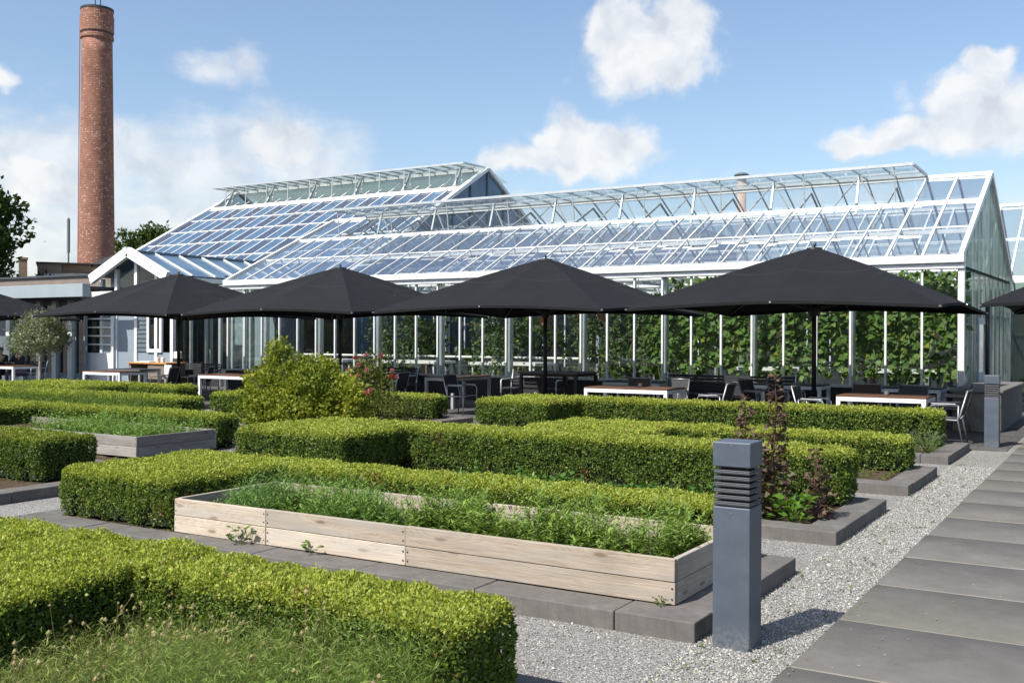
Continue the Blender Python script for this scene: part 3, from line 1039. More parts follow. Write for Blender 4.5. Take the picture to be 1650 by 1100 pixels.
def planter(u0, u1, v0, v1, z0, joints, mat, label, seed):
    r = random.Random(seed)
    t = thing('planter_box', ((u0 + u1) / 2, v0, z0), label, 'planter box', 'wooden planter boxes')
    bh, th = 0.137, 0.036
    js = [u0] + joints + [u1]
    for lvl in range(2):
        za, zb = z0 + lvl * (bh + 0.004), z0 + lvl * (bh + 0.004) + bh
        for a, b in zip(js[:-1], js[1:]):
            dz = r.uniform(-0.006, 0.006) if lvl else 0
            dy = r.uniform(-0.004, 0.004)
            board('plank', a + 0.002, b - 0.002, v0 + dy, v0 + th + dy, za, zb + dz, mat, t)
            board('plank', a + 0.002, b - 0.002, v1 - th + dy, v1 + dy, za, zb + dz, mat, t)
        for x0, x1 in ((u0, u0 + th), (u1 - th, u1)):
            board('plank', x0, x1, v0 + th + 0.005, v1 - th - 0.005, za, zb, mat, t, 'y')
    for x in js:
        for y in (v0 + th + 0.03, v1 - th - 0.03):
            xx = min(max(x, u0 + th + 0.03), u1 - th - 0.03)
            m = MB()
            m.box(xx - 0.03, xx + 0.03, y - 0.025, y + 0.025, z0, z0 + 2 * bh - 0.02)
            m.build('corner_post', 'bark', t)
    m = MB()
    for x in js:
        for lvl in range(2):
            for k in (0.035, 0.10):
                for s in ((-0.02, 0.02) if u0 < x < u1 else ((0.02,) if x == u0 else (-0.02,))):
                    c = (x + s, v0 - 0.003, z0 + lvl * 0.141 + k)
                    m.tube([c, (c[0], c[1] + 0.006, c[2])], 0.006, 6)
    m.build('screws', 'dark_fin', t)
    m = MB()
    m.box(u0 + th + 0.004, u1 - th - 0.004, v0 + th + 0.004, v1 - th - 0.004, z0 - 0.01, z0 + 0.16)
    m.build('soil', 'soil', t)
    return t


planter(-6.82, -2.37, 5.84, 7.04, 0.122, [-5.78, -4.42], 'plank', 'pale new wooden planter box of herbs beside the near bollard', 1)
planter(-16.2, -11.37, 9.1, 10.5, 0.122, [-14.6, -13.0], 'plank_grey', 'weathered grey wooden planter box at the left of the garden', 2)


# ------------------------------------------------------------------ herbs: many leafy stems
def herb_patch(name, u0, u1, v0, v1, z, count, hmin, hmax, L, W, cols, seed, nl=14, mask=None, kind='stuff', mat='leaf_soft', spread=1.0, droop=0.2):
    r = np.random.default_rng(seed)
    parts = []
    n = count
    B = np.stack([r.uniform(u0, u1, n), r.uniform(v0, v1, n), np.full(n, z)], 1)
    if mask is not None:
        B = B[mask(B, r)]
    n = len(B)
    h = r.uniform(hmin, hmax, n) * np.clip(1 + 0.34 * vnoise(B, 0.7, seed + 1), 0.35, 1.6)
    tip = B + np.stack([r.normal(size=n) * 0.07, r.normal(size=n) * 0.07, h], 1)
    sc = np.tile(np.array(cols[0]) * 0.9, (n, 1))
    parts.append(tubes_arrays(B, tip, 0.0022, 0.0012, sc))
    for k in range(nl):
        t = (k + r.uniform(0.2, 0.9, n)) / nl
        t = 0.12 + 0.88 * t
        P = B + (tip - B) * t[:, None]
        a = r.uniform(0, 6.28, n) + k * 2.4
        D = np.stack([np.cos(a), np.sin(a), 0.55 - droop * 2 * (1 - t) + r.normal(size=n) * 0.2], 1)
        l = L * r.uniform(0.6, 1.25, n) * (1.15 - 0.45 * t)
        FN = np.stack([-np.cos(a) * 0.5, -np.sin(a) * 0.5, np.ones(n)], 1) + r.normal(size=(n, 3)) * 0.25
        f = r.random((n, 1)) * 0.7 + 0.3 * t[:, None]
        c = lerp(np.array(cols[0]), np.array(cols[1]), f) * r.uniform(0.75, 1.2, (n, 1))
        parts.append(leaf_arrays(P, D * np.array((spread, spread, 1)), unit(FN), l, l * (W / L), c))
    V, Q, C = join_arrays(parts)
    o = mesh_np(name, V, Q, C, mat)
    if kind:
        tag(o, kind=kind)
    return o


def clumpy(B, r):
    """stands in clumps towards the front boards, thin by the back ones"""
    return (B[:, 1] < 6.58 + 0.18 * vnoise(B, 0.8, 91) + 0.06 * r.normal(size=len(B))) & (vnoise(B, 0.55, 92) > -0.75)


herb_patch('tall_herbs', -4.55, -2.5, 5.985, 6.95, 0.27, 1050, 0.16, 0.42, 0.075, 0.020, [(0.11, 0.19, 0.04), (0.26, 0.36, 0.085)], 31, 18, mask=clumpy)
herb_patch('young_herbs', -5.985, -4.2, 5.985, 6.95, 0.27, 950, 0.12, 0.31, 0.07, 0.018, [(0.10, 0.185, 0.04), (0.23, 0.34, 0.085)], 38, 14, mask=clumpy)
herb_patch('grassy_herbs', -6.55, -5.1, 5.985, 6.95, 0.27, 1200, 0.10, 0.28, 0.105, 0.011, [(0.09, 0.175, 0.05), (0.20, 0.32, 0.095)], 32, 11, droop=0.35, mask=clumpy)
herb_patch('leafy_herbs', -14.1, -11.45, 9.2, 10.4, 0.27, 620, 0.12, 0.30, 0.07, 0.026, [(0.11, 0.20, 0.05), (0.22, 0.33, 0.085)], 33, 14)
herb_patch('feathery_plants', -22.6, -15.6, 12.45, 13.2, 0.09, 1500, 0.28, 0.56, 0.13, 0.010, [(0.095, 0.16, 0.034), (0.20, 0.27, 0.06)], 34, 12, droop=0.0)
herb_patch('ground_cover', -6.6, -2.7, 9.35, 10.0, 0.09, 260, 0.05, 0.16, 0.10, 0.075, [(0.04, 0.10, 0.022), (0.085, 0.17, 0.035)], 35, 6)
herb_patch('low_weeds', -7.4, -2.4, 12.3, 13.2, 0.09, 320, 0.03, 0.10, 0.05, 0.02, [(0.08, 0.13, 0.025), (0.17, 0.20, 0.05)], 36, 7)
herb_patch('low_weeds', -8.4, -2.5, 15.6, 16.6, 0.09, 260, 0.03, 0.10, 0.05, 0.02, [(0.08, 0.13, 0.025), (0.17, 0.20, 0.05)], 37, 7)


herb_patch('gravel_weeds', -2.11, -1.62, 5.0, 15.5, 0.0, 46, 0.015, 0.05, 0.035, 0.012, [(0.08, 0.14, 0.03), (0.18, 0.22, 0.06)], 39, 6)


def wild_grass():
    r = np.random.default_rng(41)
    parts = []
    # fine leafy undergrowth
    n = 5200
    B = np.stack([r.uniform(-4.5, -2.42, n), r.uniform(2.2, 3.55, n), np.full(n, 0.09)], 1)
    hgt = 0.20 + 0.30 * np.clip(0.55 + 0.4 * vnoise(B, 0.8, 5) + 0.35 * (B[:, 0] + 3.4) - 0.25 * (B[:, 1] - 2.9), 0.12, 1)
    hgt = np.where(B[:, 0] < -3.7, np.minimum(hgt, 0.27), hgt)
    h = hgt * r.uniform(0.55, 1.1, n)
    lean = r.normal(size=(n, 2)) * 0.10
    for k in range(4):
        t0, t1 = k / 4, (k + 1) / 4
        f0, f1 = t0 ** 1.8, t1 ** 1.8
        A = B + np.stack([lean[:, 0] * f0, lean[:, 1] * f0, h * t0], 1)
        E = B + np.stack([lean[:, 0] * f1, lean[:, 1] * f1, h * t1], 1)
        c = lerp(np.array((0.085, 0.155, 0.035)), np.array((0.27, 0.30, 0.09)), np.clip(r.random((n, 1)) ** 1.6 * 0.75 + 0.3 * t1, 0, 1))
        gr = np.clip((B[:, :1] + 3.6) * 0.8, 0, 1) * r.random((n, 1))
        c = lerp(c, np.array((0.17, 0.30, 0.055)), gr * 0.85)
        parts.append(tubes_arrays(A, E, 0.0016 * (1.1 - t0), 0.0016 * (1.1 - t1), c))
        if k >= 1:
            for q in range(5):
                tt = r.uniform(0, 1, (n, 1))
                P = A + (E - A) * tt
                a = r.uniform(0, 6.28, n)
                D = np.stack([np.cos(a), np.sin(a), r.uniform(0.1, 1.0, n)], 1)
                l = r.uniform(0.02, 0.05, n)
                parts.append(leaf_arrays(P, D, unit(r.normal(size=(n, 3)) + np.array((0, 0, 1.2))), l, l * 0.10, c * r.uniform(0.65, 1.3, (n, 1))))
    V, Q, C = join_arrays(parts)
    tag(mesh_np('wild_grass', V, Q, C, 'leaf_soft'), kind='stuff')
    # taller stems with round seed heads
    parts = []
    n = 270
    B = np.stack([r.uniform(-4.4, -2.5, n), r.uniform(2.25, 3.45, n), np.full(n, 0.12)], 1)
    h = r.uniform(0.24, 0.52, n) * (0.8 + 0.2 * vnoise(B, 0.7, 9)) * np.where(B[:, 0] < -3.7, 0.8, 1.0)
    tip = B + np.stack([r.normal(size=n) * 0.09, r.normal(size=n) * 0.07, h], 1)
    midp = (B + tip) / 2 + np.stack([r.normal(size=n) * 0.02, r.normal(size=n) * 0.02, np.zeros(n)], 1)
    c = lerp(np.array((0.19, 0.19, 0.07)), np.array((0.34, 0.29, 0.15)), r.random((n, 1)))
    parts.append(tubes_arrays(B, midp, 0.0019, 0.0016, c))
    parts.append(tubes_arrays(midp, tip, 0.0016, 0.0012, c))
    # heads: short tubes of bristles
    hc = lerp(np.array((0.38, 0.35, 0.17)), np.array((0.30, 0.23, 0.13)), r.random((n, 1)) ** 1.5)
    rad = r.uniform(0.005, 0.0105, n)
    for k in range(4):
        z = rad * (-0.9 + 0.6 * k)
        rr = rad * (0.65, 1.0, 1.0, 0.6)[k]
        z2 = z + rad * 0.6
        rr2 = rad * (1.0, 1.0, 0.6, 0.12)[k]
        up = np.array((0, 0, 1.0))
        parts.append(tubes_arrays(tip + up * z[:, None], tip + up * z2[:, None], rr, rr2, hc * r.uniform(0.8, 1.2, (n, 1)), 6))
    for k in range(26):
        d = unit(r.normal(size=(n, 3)))
        parts.append(leaf_arrays(tip + d * rad[:, None] * 0.75, d, unit(r.normal(size=(n, 3))), rad * 0.75, rad * 0.4, hc * r.uniform(0.7, 1.5, (n, 1))))
    V, Q, C = join_arrays(parts)
    tag(mesh_np('seed_head_stems', V, Q, C, 'leaf_soft'), kind='stuff')


wild_grass()


# ------------------------------------------------------------------ shrubs, roses, purple plants, trees
def blob_points(r, blobs, n, shell=0.55):
    """points through the volume of ellipsoids, thicker towards their skins"""
    w = np.array([b[3] * b[4] * b[5] for b in blobs]) ** (2 / 3)
    k = r.choice(len(blobs), n, p=w / w.sum())
    d = unit(r.normal(size=(n, 3)))
    rad = r.random(n) ** (1 / 3 * (1 - shell) + 0.02)
    b = np.array(blobs)[k]
    return b[:, :3] + d * rad[:, None] * b[:, 3:6], d, rad


def crown(name, blobs, n, L, W, pal, seed, parent, mat='leaf', up=0.4, clump=0.0, rough=0.35):
    r = np.random.default_rng(seed)
    if clump:
        m = max(30, int(n / 16))
        Cp, Cd, Cr = blob_points(r, blobs, m)
        k = r.integers(0, m, n)
        P = Cp[k] + r.normal(size=(n, 3)) * clump
        d, rad = Cd[k], Cr[k]
    else:
        P, d, rad = blob_points(r, blobs, n)
    D = d * 0.6 + r.normal(size=(n, 3)) * 0.7 + np.array((0, 0, up))
    FN = unit(d * 0.7 + r.normal(size=(n, 3)) * 0.8 + np.array((0, 0, 0.5)))
    l = L * r.uniform(0.6, 1.3, n)
    t = np.clip(0.45 + 0.25 * vnoise(P, 1.2 * max(b[3] for b in blobs), seed + 3) + r.normal(size=n) * 0.28, 0, 1)
    c = lerp(np.array(pal[0]), np.array(pal[1]), t[:, None]) * r.uniform(0.75, 1.2, (n, 1))
    org = np.array(wloc(parent)) if parent is not None else np.zeros(3)
    V, Q, C = leaf_arrays(P - org, D, FN, l, l * (W / L), c)
    return mesh_np(name, V, Q, C, mat, parent)


def golden_shrub():
    r = random.Random(3)
    t = thing('golden_shrub', (-12.55, 13.5, 0.09), 'large golden green shrub with ragged twigs in the middle of the garden', 'shrub')
    m = MB()
    twigs = []
    for k in range(46):
        a = r.uniform(0, 6.28)
        q = r.random() ** 0.7
        top = Vector((-12.6 + math.cos(a) * 1.05 * q, 13.5 + math.sin(a) * 0.9 * q, 0.6 + 0.95 * (1 - 0.55 * q) * r.uniform(0.7, 1.05)))
        b = Vector((-12.6 + math.cos(a) * 0.15, 13.5 + math.sin(a) * 0.15, 0.08))
        mid = b.lerp(top, 0.5) + Vector((r.uniform(-.1, .1), r.uniform(-.1, .1), 0.12))
        m.tube([b, mid, top], [0.014, 0.009, 0.004], 5)
        twigs.append((mid, top))
    m.build('branches', 'bark', t)
    blobs = [(-12.75, 13.5, 0.72, 0.72, 0.65, 0.58), (-12.1, 13.5, 0.66, 0.66, 0.6, 0.5), (-13.0, 13.3, 0.55, 0.50, 0.55, 0.48), (-11.65, 13.45, 0.56, 0.52, 0.5, 0.46),
             (-12.45, 12.95, 0.42, 0.88, 0.55, 0.36), (-12.9, 13.5, 1.16, 0.42, 0.38, 0.30), (-13.0, 13.4, 1.46, 0.15, 0.18, 0.22), (-12.3, 13.6, 1.1, 0.42, 0.35, 0.26),
             (-13.45, 13.3, 0.85, 0.16, 0.2, 0.14), (-11.4, 13.4, 0.82, 0.25, 0.25, 0.2), (-13.3, 13.15, 0.45, 0.3, 0.3, 0.30), (-12.0, 13.2, 0.9, .4, .35, .3), (-13.4, 13.4, 0.95, .25, .25, .2)]
    crown('foliage', blobs, 26000, 0.07, 0.042, [(0.12, 0.165, 0.02), (0.33, 0.34, 0.04)], 5, t, clump=0.055)


golden_shrub()


def rose_bush():
    r = random.Random(8)
    t = thing('rose_bush', (-12.3, 15.35, 0.09), 'rose bush with pink and red blooms right of the golden shrub', 'rose bush')
    m = MB()
    tips = []
    for k in range(26):
        x, y = -12.45 + r.uniform(-0.75, 0.6), 15.35 + r.uniform(-0.35, 0.35)
        top = Vector((x + r.uniform(-.25, .25), y + r.uniform(-.2, .2), r.uniform(0.65, 1.42)))
        m.tube([(x, y, 0.08), ((x + top.x) / 2 + r.uniform(-.05, .05), (y + top.y) / 2, top.z * 0.55), top], [0.008, 0.006, 0.003], 5)
        tips.append(top)
    m.build('stems', 'stem_green', t)
    crown('foliage', [(-12.5, 15.3, 0.42, 0.75, 0.5, 0.36), (-12.1, 15.2, 0.35, 0.6, 0.45, 0.28), (-12.6, 15.4, 0.8, 0.5, 0.4, 0.35), (-12.55, 15.4, 1.15, 0.36, 0.25, 0.22)], 4200, 0.065, 0.038,
          [(0.075, 0.095, 0.022), (0.16, 0.175, 0.04)], 6, t, clump=0.07)
    fl = []
    rr = np.random.default_rng(4)
    proto = None
    spots = sorted(tips, key=lambda p: -p.z)[:11] + [Vector((-12.35, 15.0, 0.72)), Vector((-12.25, 14.98, 0.68)), Vector((-12.18, 15.0, 0.75)), Vector((-12.7, 15.0, 0.9)), Vector((-12.5, 15.02, 1.0)), Vector((-12.3, 15.05, 1.12))]
    cols = [(0.42, 0.10, 0.14), (0.52, 0.20, 0.27), (0.42, 0.05, 0.055)]
    for i, p in enumerate(spots):
        n = 34
        d = unit(rr.normal(size=(n, 3)) + np.array((0, -0.2, 0.5)))
        c = np.tile(np.array(cols[i % 3]), (n, 1)) * rr.uniform(0.7, 1.25, (n, 1))
        V, Q, C = leaf_arrays(d * 0.012, d, unit(rr.normal(size=(n, 3)) * 0.5 + d), rr.uniform(0.03, 0.055, n), rr.uniform(0.03, 0.045, n), c)
        o = mesh_np('rose_bloom', V, Q, C, 'petal', t)
        o.location = p - Vector(t.location)


rose_bush()


def orach(loc, h, seed, label, n=1):
    """tall plant with purple-brown leaves"""
    r = np.random.default_rng(seed)
    t = thing('purple_orach', loc, label, 'plant', 'tall purple-leaved plants')
    m = MB()
    parts = []
    for s in range(n):
        bx, by = r.normal() * 0.09, r.normal() * 0.09
        hh = h * (1 if s == 0 else r.uniform(0.5, 0.85))
        pts = [(bx + r.normal() * 0.018 + 0.07 * hh * k / 5 * (1 if s % 2 else 0.4), by + r.normal() * 0.018, hh * k / 5) for k in range(6)]
        m.tube(pts, [0.011, 0.010, 0.008, 0.006, 0.004, 0.002], 6)
        P0 = np.array(pts)
        k = int(170 * hh)
        tt = np.clip(r.random(k) ** 0.9, 0.08, 0.99) * 5
        i = np.minimum(tt.astype(int), 4)
        P = P0[i] + (P0[i + 1] - P0[i]) * (tt - i)[:, None]
        a = r.uniform(0, 6.28, k)
        out = r.uniform(0.01, 0.13, k) * (1.1 - tt / 6)
        P = P + np.stack([np.cos(a) * out, np.sin(a) * out, out * 0.4], 1)
        D = np.stack([np.cos(a), np.sin(a), r.uniform(-0.6, 0.7, k)], 1)
        l = r.uniform(0.05, 0.10, k) * (1.15 - tt / 9)
        mix = r.random((k, 1))
        c = lerp(np.array((0.055, 0.030, 0.034)), np.array((0.17, 0.11, 0.085)), mix) * r.uniform(0.7, 1.3, (k, 1))
        g = r.random(k) < 0.22
        c[g] = np.array((0.14, 0.125, 0.07))
        parts.append(leaf_arrays(P, D, unit(r.normal(size=(k, 3)) * 0.6 + np.array((0, -0.2, 0.9))), l, l * 0.8, c))
    m.build('stem', 'stem_red', t, local=True, smooth=True)
    V, Q, C = join_arrays(parts)
    mesh_np('leaves', V, Q, C, 'leaf_soft', t)
    return t


orach((-2.86, 9.22, 0.09), 1.33, 1, 'tallest purple-leaved plant, rising just right of the near bollard', 3)
orach((-2.48, 9.40, 0.09), 0.66, 2, 'short purple-leaved plant nearest the kerb corner', 2)
orach((-3.30, 9.55, 0.09), 1.12, 3, 'purple-leaved plant behind the near bollard', 2)


def leafy_plant(loc, label, seed, size=0.25, n=60, L=0.10, W=0.06, pal=((0.07, 0.15, 0.02), (0.15, 0.27, 0.04)), name='leafy_plant'):
    t = thing(name, loc, label, 'plant')
    r = np.random.default_rng(seed)
    m = MB()
    a = r.uniform(0, 6.28, n)
    out = size * r.random(n) ** 0.6
    z = size * r.uniform(0.15, 0.9, n)
    P = np.stack([np.cos(a) * out * 0.7, np.sin(a) * out * 0.7, z], 1)
    for k in range(0, n, 4):
        m.tube([(0, 0, 0), tuple(P[k] * 0.6), tuple(P[k])], 0.003, 4)
    m.build('stems', 'stem_green', t, local=True)
    D = np.stack([np.cos(a), np.sin(a), r.uniform(-0.2, 0.7, n)], 1)
    c = lerp(np.array(pal[0]), np.array(pal[1]), r.random((n, 1)))
    l = L * r.uniform(0.6, 1.25, n)
    mesh_np('leaves', *leaf_arrays(P, D, unit(r.normal(size=(n, 3)) * 0.4 + np.array((0, 0, 1))), l, l * W / L, c), 'leaf', t)
    return t


leafy_plant((-2.62, 9.2, 0.09), 'bright green leafy plant between the purple plants', 1, 0.26, 80)
leafy_plant((-2.52, 15.75, 0.09), 'small silvery grey-green bushy plant at a hedge end, far kerb corner', 2, 0.34, 260, 0.06, 0.012, ((0.13, 0.17, 0.14), (0.22, 0.26, 0.21)), 'silver_plant')
leafy_plant((-5.98, 5.78, 0.122), 'dark leafy weed growing against the planter front, left of two', 3, 0.14, 34, 0.06, 0.04, ((0.05, 0.10, 0.02), (0.13, 0.2, 0.05)), 'weed')
leafy_plant((-5.28, 5.80, 0.122), 'small weed with one broad leaf against the planter front, right of two', 4, 0.09, 14, 0.07, 0.04, ((0.05, 0.11, 0.02), (0.13, 0.2, 0.05)), 'weed')
leafy_plant((-2.45, 5.80, 0.122), 'tiny brown weed tuft at the right corner of the pale planter', 5, 0.05, 24, 0.03, 0.012, ((0.10, 0.09, 0.03), (0.16, 0.15, 0.05)), 'weed')


def tree(name, loc, label, blobs, n, L, pal, seed, trunk=(0.25, 0.1), mat='bark', group=None, cat='tree', clump=0.35, limbs=9):
    t = thing(name, loc, label, cat, group)
    r = random.Random(seed)
    m = MB()
    zt = max(b[2] for b in blobs)
    zb = min(b[2] - b[5] for b in blobs)
    x, y, z = loc
    pts = [(x, y, z), (x + r.uniform(-.05, .05) * zt * 0.2, y, z + (zb - z) * 0.5), (x, y, zb), (x + 0.03 * zt, y, zb + (zt - zb) * 0.6)]
    m.tube(pts, [trunk[0], trunk[0] * 0.8, trunk[0] * 0.7, trunk[1]], 9)
    for k in range(limbs):
        b = r.choice(blobs)
        e = Vector(b[:3]) + Vector((r.uniform(-.6, .6) * b[3], r.uniform(-.6, .6) * b[4], r.uniform(-.3, .7) * b[5]))
        s = Vector((x, y, zb + (zt - zb) * r.uniform(-0.02, 0.4)))
        mid = s.lerp(e, 0.5) + Vector((0, 0, 0.1 * (e - s).length))
        m.tube([s, mid, e], [trunk[0] * 0.45, trunk[0] * 0.28, trunk[0] * 0.08], 6)
    m.build('trunk', mat, t, smooth=True)
    crown('crown', blobs, n, L, L * 0.6, pal, seed, t, clump=clump)
    return t


def mkblobs(c, rx, rz, k, seed, sub=0.45):
    r = random.Random(seed)
    out = []
    for _ in range(k):
        a = r.uniform(0, 6.28)
        e = r.uniform(-1, 1)
        q = math.sqrt(max(0, 1 - e * e))
        s = r.uniform(0.45, 0.95)
        out.append((c[0] + rx * q * s * math.cos(a), c[1] + rx * q * s * math.sin(a), c[2] + rz * e * s, rx * sub * r.uniform(0.6, 1.15), rx * sub * r.uniform(0.6, 1.15), rz * sub * r.uniform(0.5, 1.0)))
    return out


GT = [(0.022, 0.045, 0.010), (0.065, 0.095, 0.022)]
tree('olive_tree', (-26.4, 17.85, 0), 'small olive tree with pale trunk and grey green crown before the glass doors',
     [(-26.45, 17.85, 1.72, 0.76, 0.66, 0.48), (-26.95, 17.85, 1.56, 0.43, 0.43, 0.32), (-26.0, 17.85, 1.75, 0.48, 0.48, 0.34), (-26.55, 17.85, 2.05, 0.57, 0.5, 0.28), (-27.3, 17.85, 1.42, 0.2, 0.3, 0.13), (-25.7, 17.8, 1.7, .28, .3, .22)],
     6200, 0.075, [(0.11, 0.13, 0.085), (0.27, 0.30, 0.21)], 21, (0.05, 0.02), 'bark_pale', clump=0.10)
tree('broadleaf_tree', (-74.0, 40.8, 0), 'tall dark broadleaf tree cut off by the left edge', mkblobs((-73.3, 41.5, 9.4), 4.6, 6.4, 34, 4), 26000, 0.5, GT, 22, (0.45, 0.15), clump=0.42)
tree('broadleaf_tree', (-90.3, 73.9, 0), 'round green tree behind the roof just right of the brick chimney', mkblobs((-90.4, 73.8, 9.9), 2.9, 3.3, 18, 5), 9000, 0.45, [(0.03, 0.055, 0.013), (0.075, 0.11, 0.028)], 23, (0.3, 0.1), clump=0.35)
tree('broadleaf_tree', (-86.0, 76.5, 0), 'smaller tree crown showing above the sloping roof edge of the blue glasshouse', mkblobs((-86.6, 76.5, 10.3), 3.0, 2.3, 12, 6), 4500, 0.45, [(0.03, 0.055, 0.013), (0.075, 0.11, 0.028)], 24, (0.3, 0.1), clump=0.35)
tree('garden_bush', (-76.0, 47.5, 0), 'sunlit yellow-green bush below the tall dark tree', mkblobs((-76.0, 47.5, 4.6), 4.2, 2.2, 16, 7), 6000, 0.45, [(0.05, 0.075, 0.015), (0.15, 0.165, 0.04)], 25, (0.2, 0.1), cat='bush', clump=0.35)
tree('garden_bush', (-70.5, 48.6, 0), 'darker bush beside the flat-roofed brick house', mkblobs((-71.3, 48.6, 4.6), 2.2, 1.6, 12, 8), 3500, 0.4, [(0.03, 0.05, 0.012), (0.09, 0.11, 0.03)], 26, (0.2, 0.1), cat='bush', clump=0.3)
# trees across the path, seen only in the glass
for i, (tx, ty, hh) in enumerate(((14, 34, 7), (18, 45, 9), (16, 56, 9), (24, 28, 8), (30, 60, 10))):
    tree('broadleaf_tree', (tx, ty, 0), 'broadleaf tree to the right of the path, outside the picture', mkblobs((tx, ty, hh * 0.6), 3.4, 3.4, 14, 40 + i), 1800, 0.7, GT, 60 + i, (0.3, 0.1), group='trees right of the path', clump=0.5, limbs=5)

def unseen_treeline():  # unseen belt behind the camera, added to darken the glass reflections
    r = np.random.default_rng(77)
    n = 14000
    P = np.stack([r.uniform(-75, 40, n), -27 + r.normal(size=n) * 1.5, r.random(n) ** 0.8 * 8.5], 1)
    P[:, 2] *= 0.8 + 0.25 * vnoise(P * np.array((1, 0, 0)), 9.0, 3)
    c = lerp(np.array(GT[0]), np.array(GT[1]), r.random((n, 1)))
    o = mesh_np('unseen_tree_belt', *leaf_arrays(P, r.normal(size=(n, 3)), unit(r.normal(size=(n, 3)) + np.array((0, 0.6, 0.3))), r.uniform(0.7, 1.3, n), r.uniform(0.5, 0.9, n), c), 'leaf')
    tag(o, kind='stuff')


unseen_treeline()


# ------------------------------------------------------------------ bollards
def make_bollard():
    t = thing('bollard_light', (-1.92, 5.66, 0), 'near grey square bollard light with louvred head, in front of the planter', 'bollard', 'grey bollard lights along the path')
    w = 0.108
    m = MB()
    m.box(-w, w, -w, w, -0.02, 0.80)
    m.build('post', 'bollard_paint', t, bevel=0.006, local=True)
    m = MB()
    c = w - 0.035
    m.box(-c, c, -c, c, 0.80, 1.02)
    m.build('core', 'black', t, local=True)
    for k in range(6):
        z = 0.806 + k * 0.0355
        m = MB()
        a = w + 0.0035
        m.frustum(-a + 0.006, a - 0.006, -a + 0.006, a - 0.006, z, z + 0.016, 0.0)
        m.frustum(-a + 0.006, a - 0.006, -a + 0.006, a - 0.006, z + 0.0161, z + 0.024, -0.0)
        o = m.build('louvre', 'dark_fin', t, bevel=0.006, local=True)
    m = MB()
    a = w + 0.002
    m.box(-a, a, -a, a, 1.025, 1.165)
    m.build('cap', 'bollard_paint', t, bevel=0.006, local=True)
    m = MB()
    for z in (1.145, 0.765):
        m.tube([(0.0, -w - 0.004, z), (0.0, -w + 0.004, z)], 0.004, 6)
    m.build('screw', 'steel', t, local=True)
    return t


b0 = make_bollard()
b1 = copy_tree(b0)
b1.location = (-1.93, 18.2, 0)
b1['label'] = 'far grey square bollard light beside the long low concrete block'


# ------------------------------------------------------------------ umbrellas
def make_umbrella(loc, label):
    t = thing('square_parasol', loc, label, 'parasol', 'black square parasols on the terrace')
    H = 2.72
    apex, zc, zm = 3.47, 2.285, 2.385
    dirs = [(-1, -1), (0, -1), (1, -1), (1, 0), (1, 1), (0, 1), (-1, 1), (-1, 0)]
    ribs = []
    for (a, b) in dirs:
        corner = abs(a) + abs(b) == 2
        ribs.append(Vector((a * H, b * H, zc if corner else zm)))
    NS, NR = 8, 14
    out = []
    for i in range(8):
        p, q = ribs[i], ribs[(i + 1) % 8]
        for k in range(NS):
            s = k / NS
            e = p.lerp(q, s)
            bow = math.sin(math.pi * s)
            inw = 1 - 0.022 * bow
            z = p.z + (q.z - p.z) * (s if abs(p.x) + abs(p.y) > 1.5 * H else s)
            # the hem arches up from the corner to the mid rib
            cor = p.z < q.z
            f = math.sin(s * math.pi / 2) if cor else 1 - math.sin((1 - s) * math.pi / 2)
            z = p.z + (q.z - p.z) * f
            out.append(Vector((e.x * inw, e.y * inw, z)))
    n = len(out)
    vs, fs = [], []
    r0 = 0.05
    for j in range(NR + 1):
        r = r0 + (1 - r0) * j / NR
        for i, o in enumerate(out):
            s = (i % NS) / NS
            bow = math.sin(math.pi * s)
            rr = (r - r0) / (1 - r0)
            z = apex - (apex - o.z) * (rr * 0.92 + 0.08 * rr * rr) - 0.05 * bow * math.sin(math.pi * rr) + 0.012 * math.sin(math.pi * rr)
            vs.append((o.x * r, o.y * r, z))
    for j in range(NR):
        for i in range(n):
            k = (i + 1) % n
            fs.append((j * n + i, (j + 1) * n + i, (j + 1) * n + k, j * n + k))
    m = MB()
    m.add(vs, fs)
    cn = m.build('canopy', 'canopy_cloth', t, local=True)
    sd = cn.modifiers.new('thickness', 'SOLIDIFY')
    sd.thickness = 0.006
    # hem band hanging a little below the cloth
    m = MB()
    e0 = NR * n
    for i in range(n):
        k = (i + 1) % n
        a, b = Vector(vs[e0 + i]), Vector(vs[e0 + k])
        m.add([a, b, b - Vector((0, 0, 0.05)), a - Vector((0, 0, 0.05))], [(0, 1, 2, 3)])
    m.build('hem', 'canopy_cloth', cn, local=True)
    m = MB()
    m.lathe([(0.045, 0.0), (0.045, 3.3)], 14)
    m.build('pole', 'dark_metal', t, smooth=True, local=True)
    m = MB()
    m.lathe([(0.075, 2.18), (0.10, 2.26), (0.10, 2.34), (0.05, 2.42)], 12)
    m.build('runner', 'dark_metal', t, local=True)
    m = MB()
    m.lathe([(0.16, apex - 0.015), (0.15, apex + 0.025), (0.03, apex + 0.045), (0.018, apex + 0.06), (0.03, apex + 0.09), (0.012, apex + 0.13)], 14)
    m.build('finial', 'dark_metal', t, local=True)
    m = MB()
    m.box(-0.4, 0.4, -0.4, 0.4, 0.0, 0.05)
    m.lathe([(0.07, 0.05), (0.06, 0.35)], 12)
    m.build('base', 'dark_metal', t, local=True)
    for i, p in enumerate(ribs):
        m = MB()
        top = Vector((p.x * 0.03, p.y * 0.03, apex - 0.07))
        end = Vector((p.x * 0.995, p.y * 0.995, p.z - 0.02))
        m.bar(top, end, 0.025, 0.03)
        mid = top.lerp(end, 0.5)
        m.bar((p.x * 0.03, p.y * 0.03, 2.3), mid, 0.02, 0.02)
        rb = m.build('rib', 'dark_metal', t, local=True)
        m = MB()
        u = Vector((p.x, p.y, 0)).normalized()
        m.tube([end - u * 0.02, end + u * 0.035], 0.018, 8)
        m.build('rib_tip', 'steel', rb, local=True)
    return t


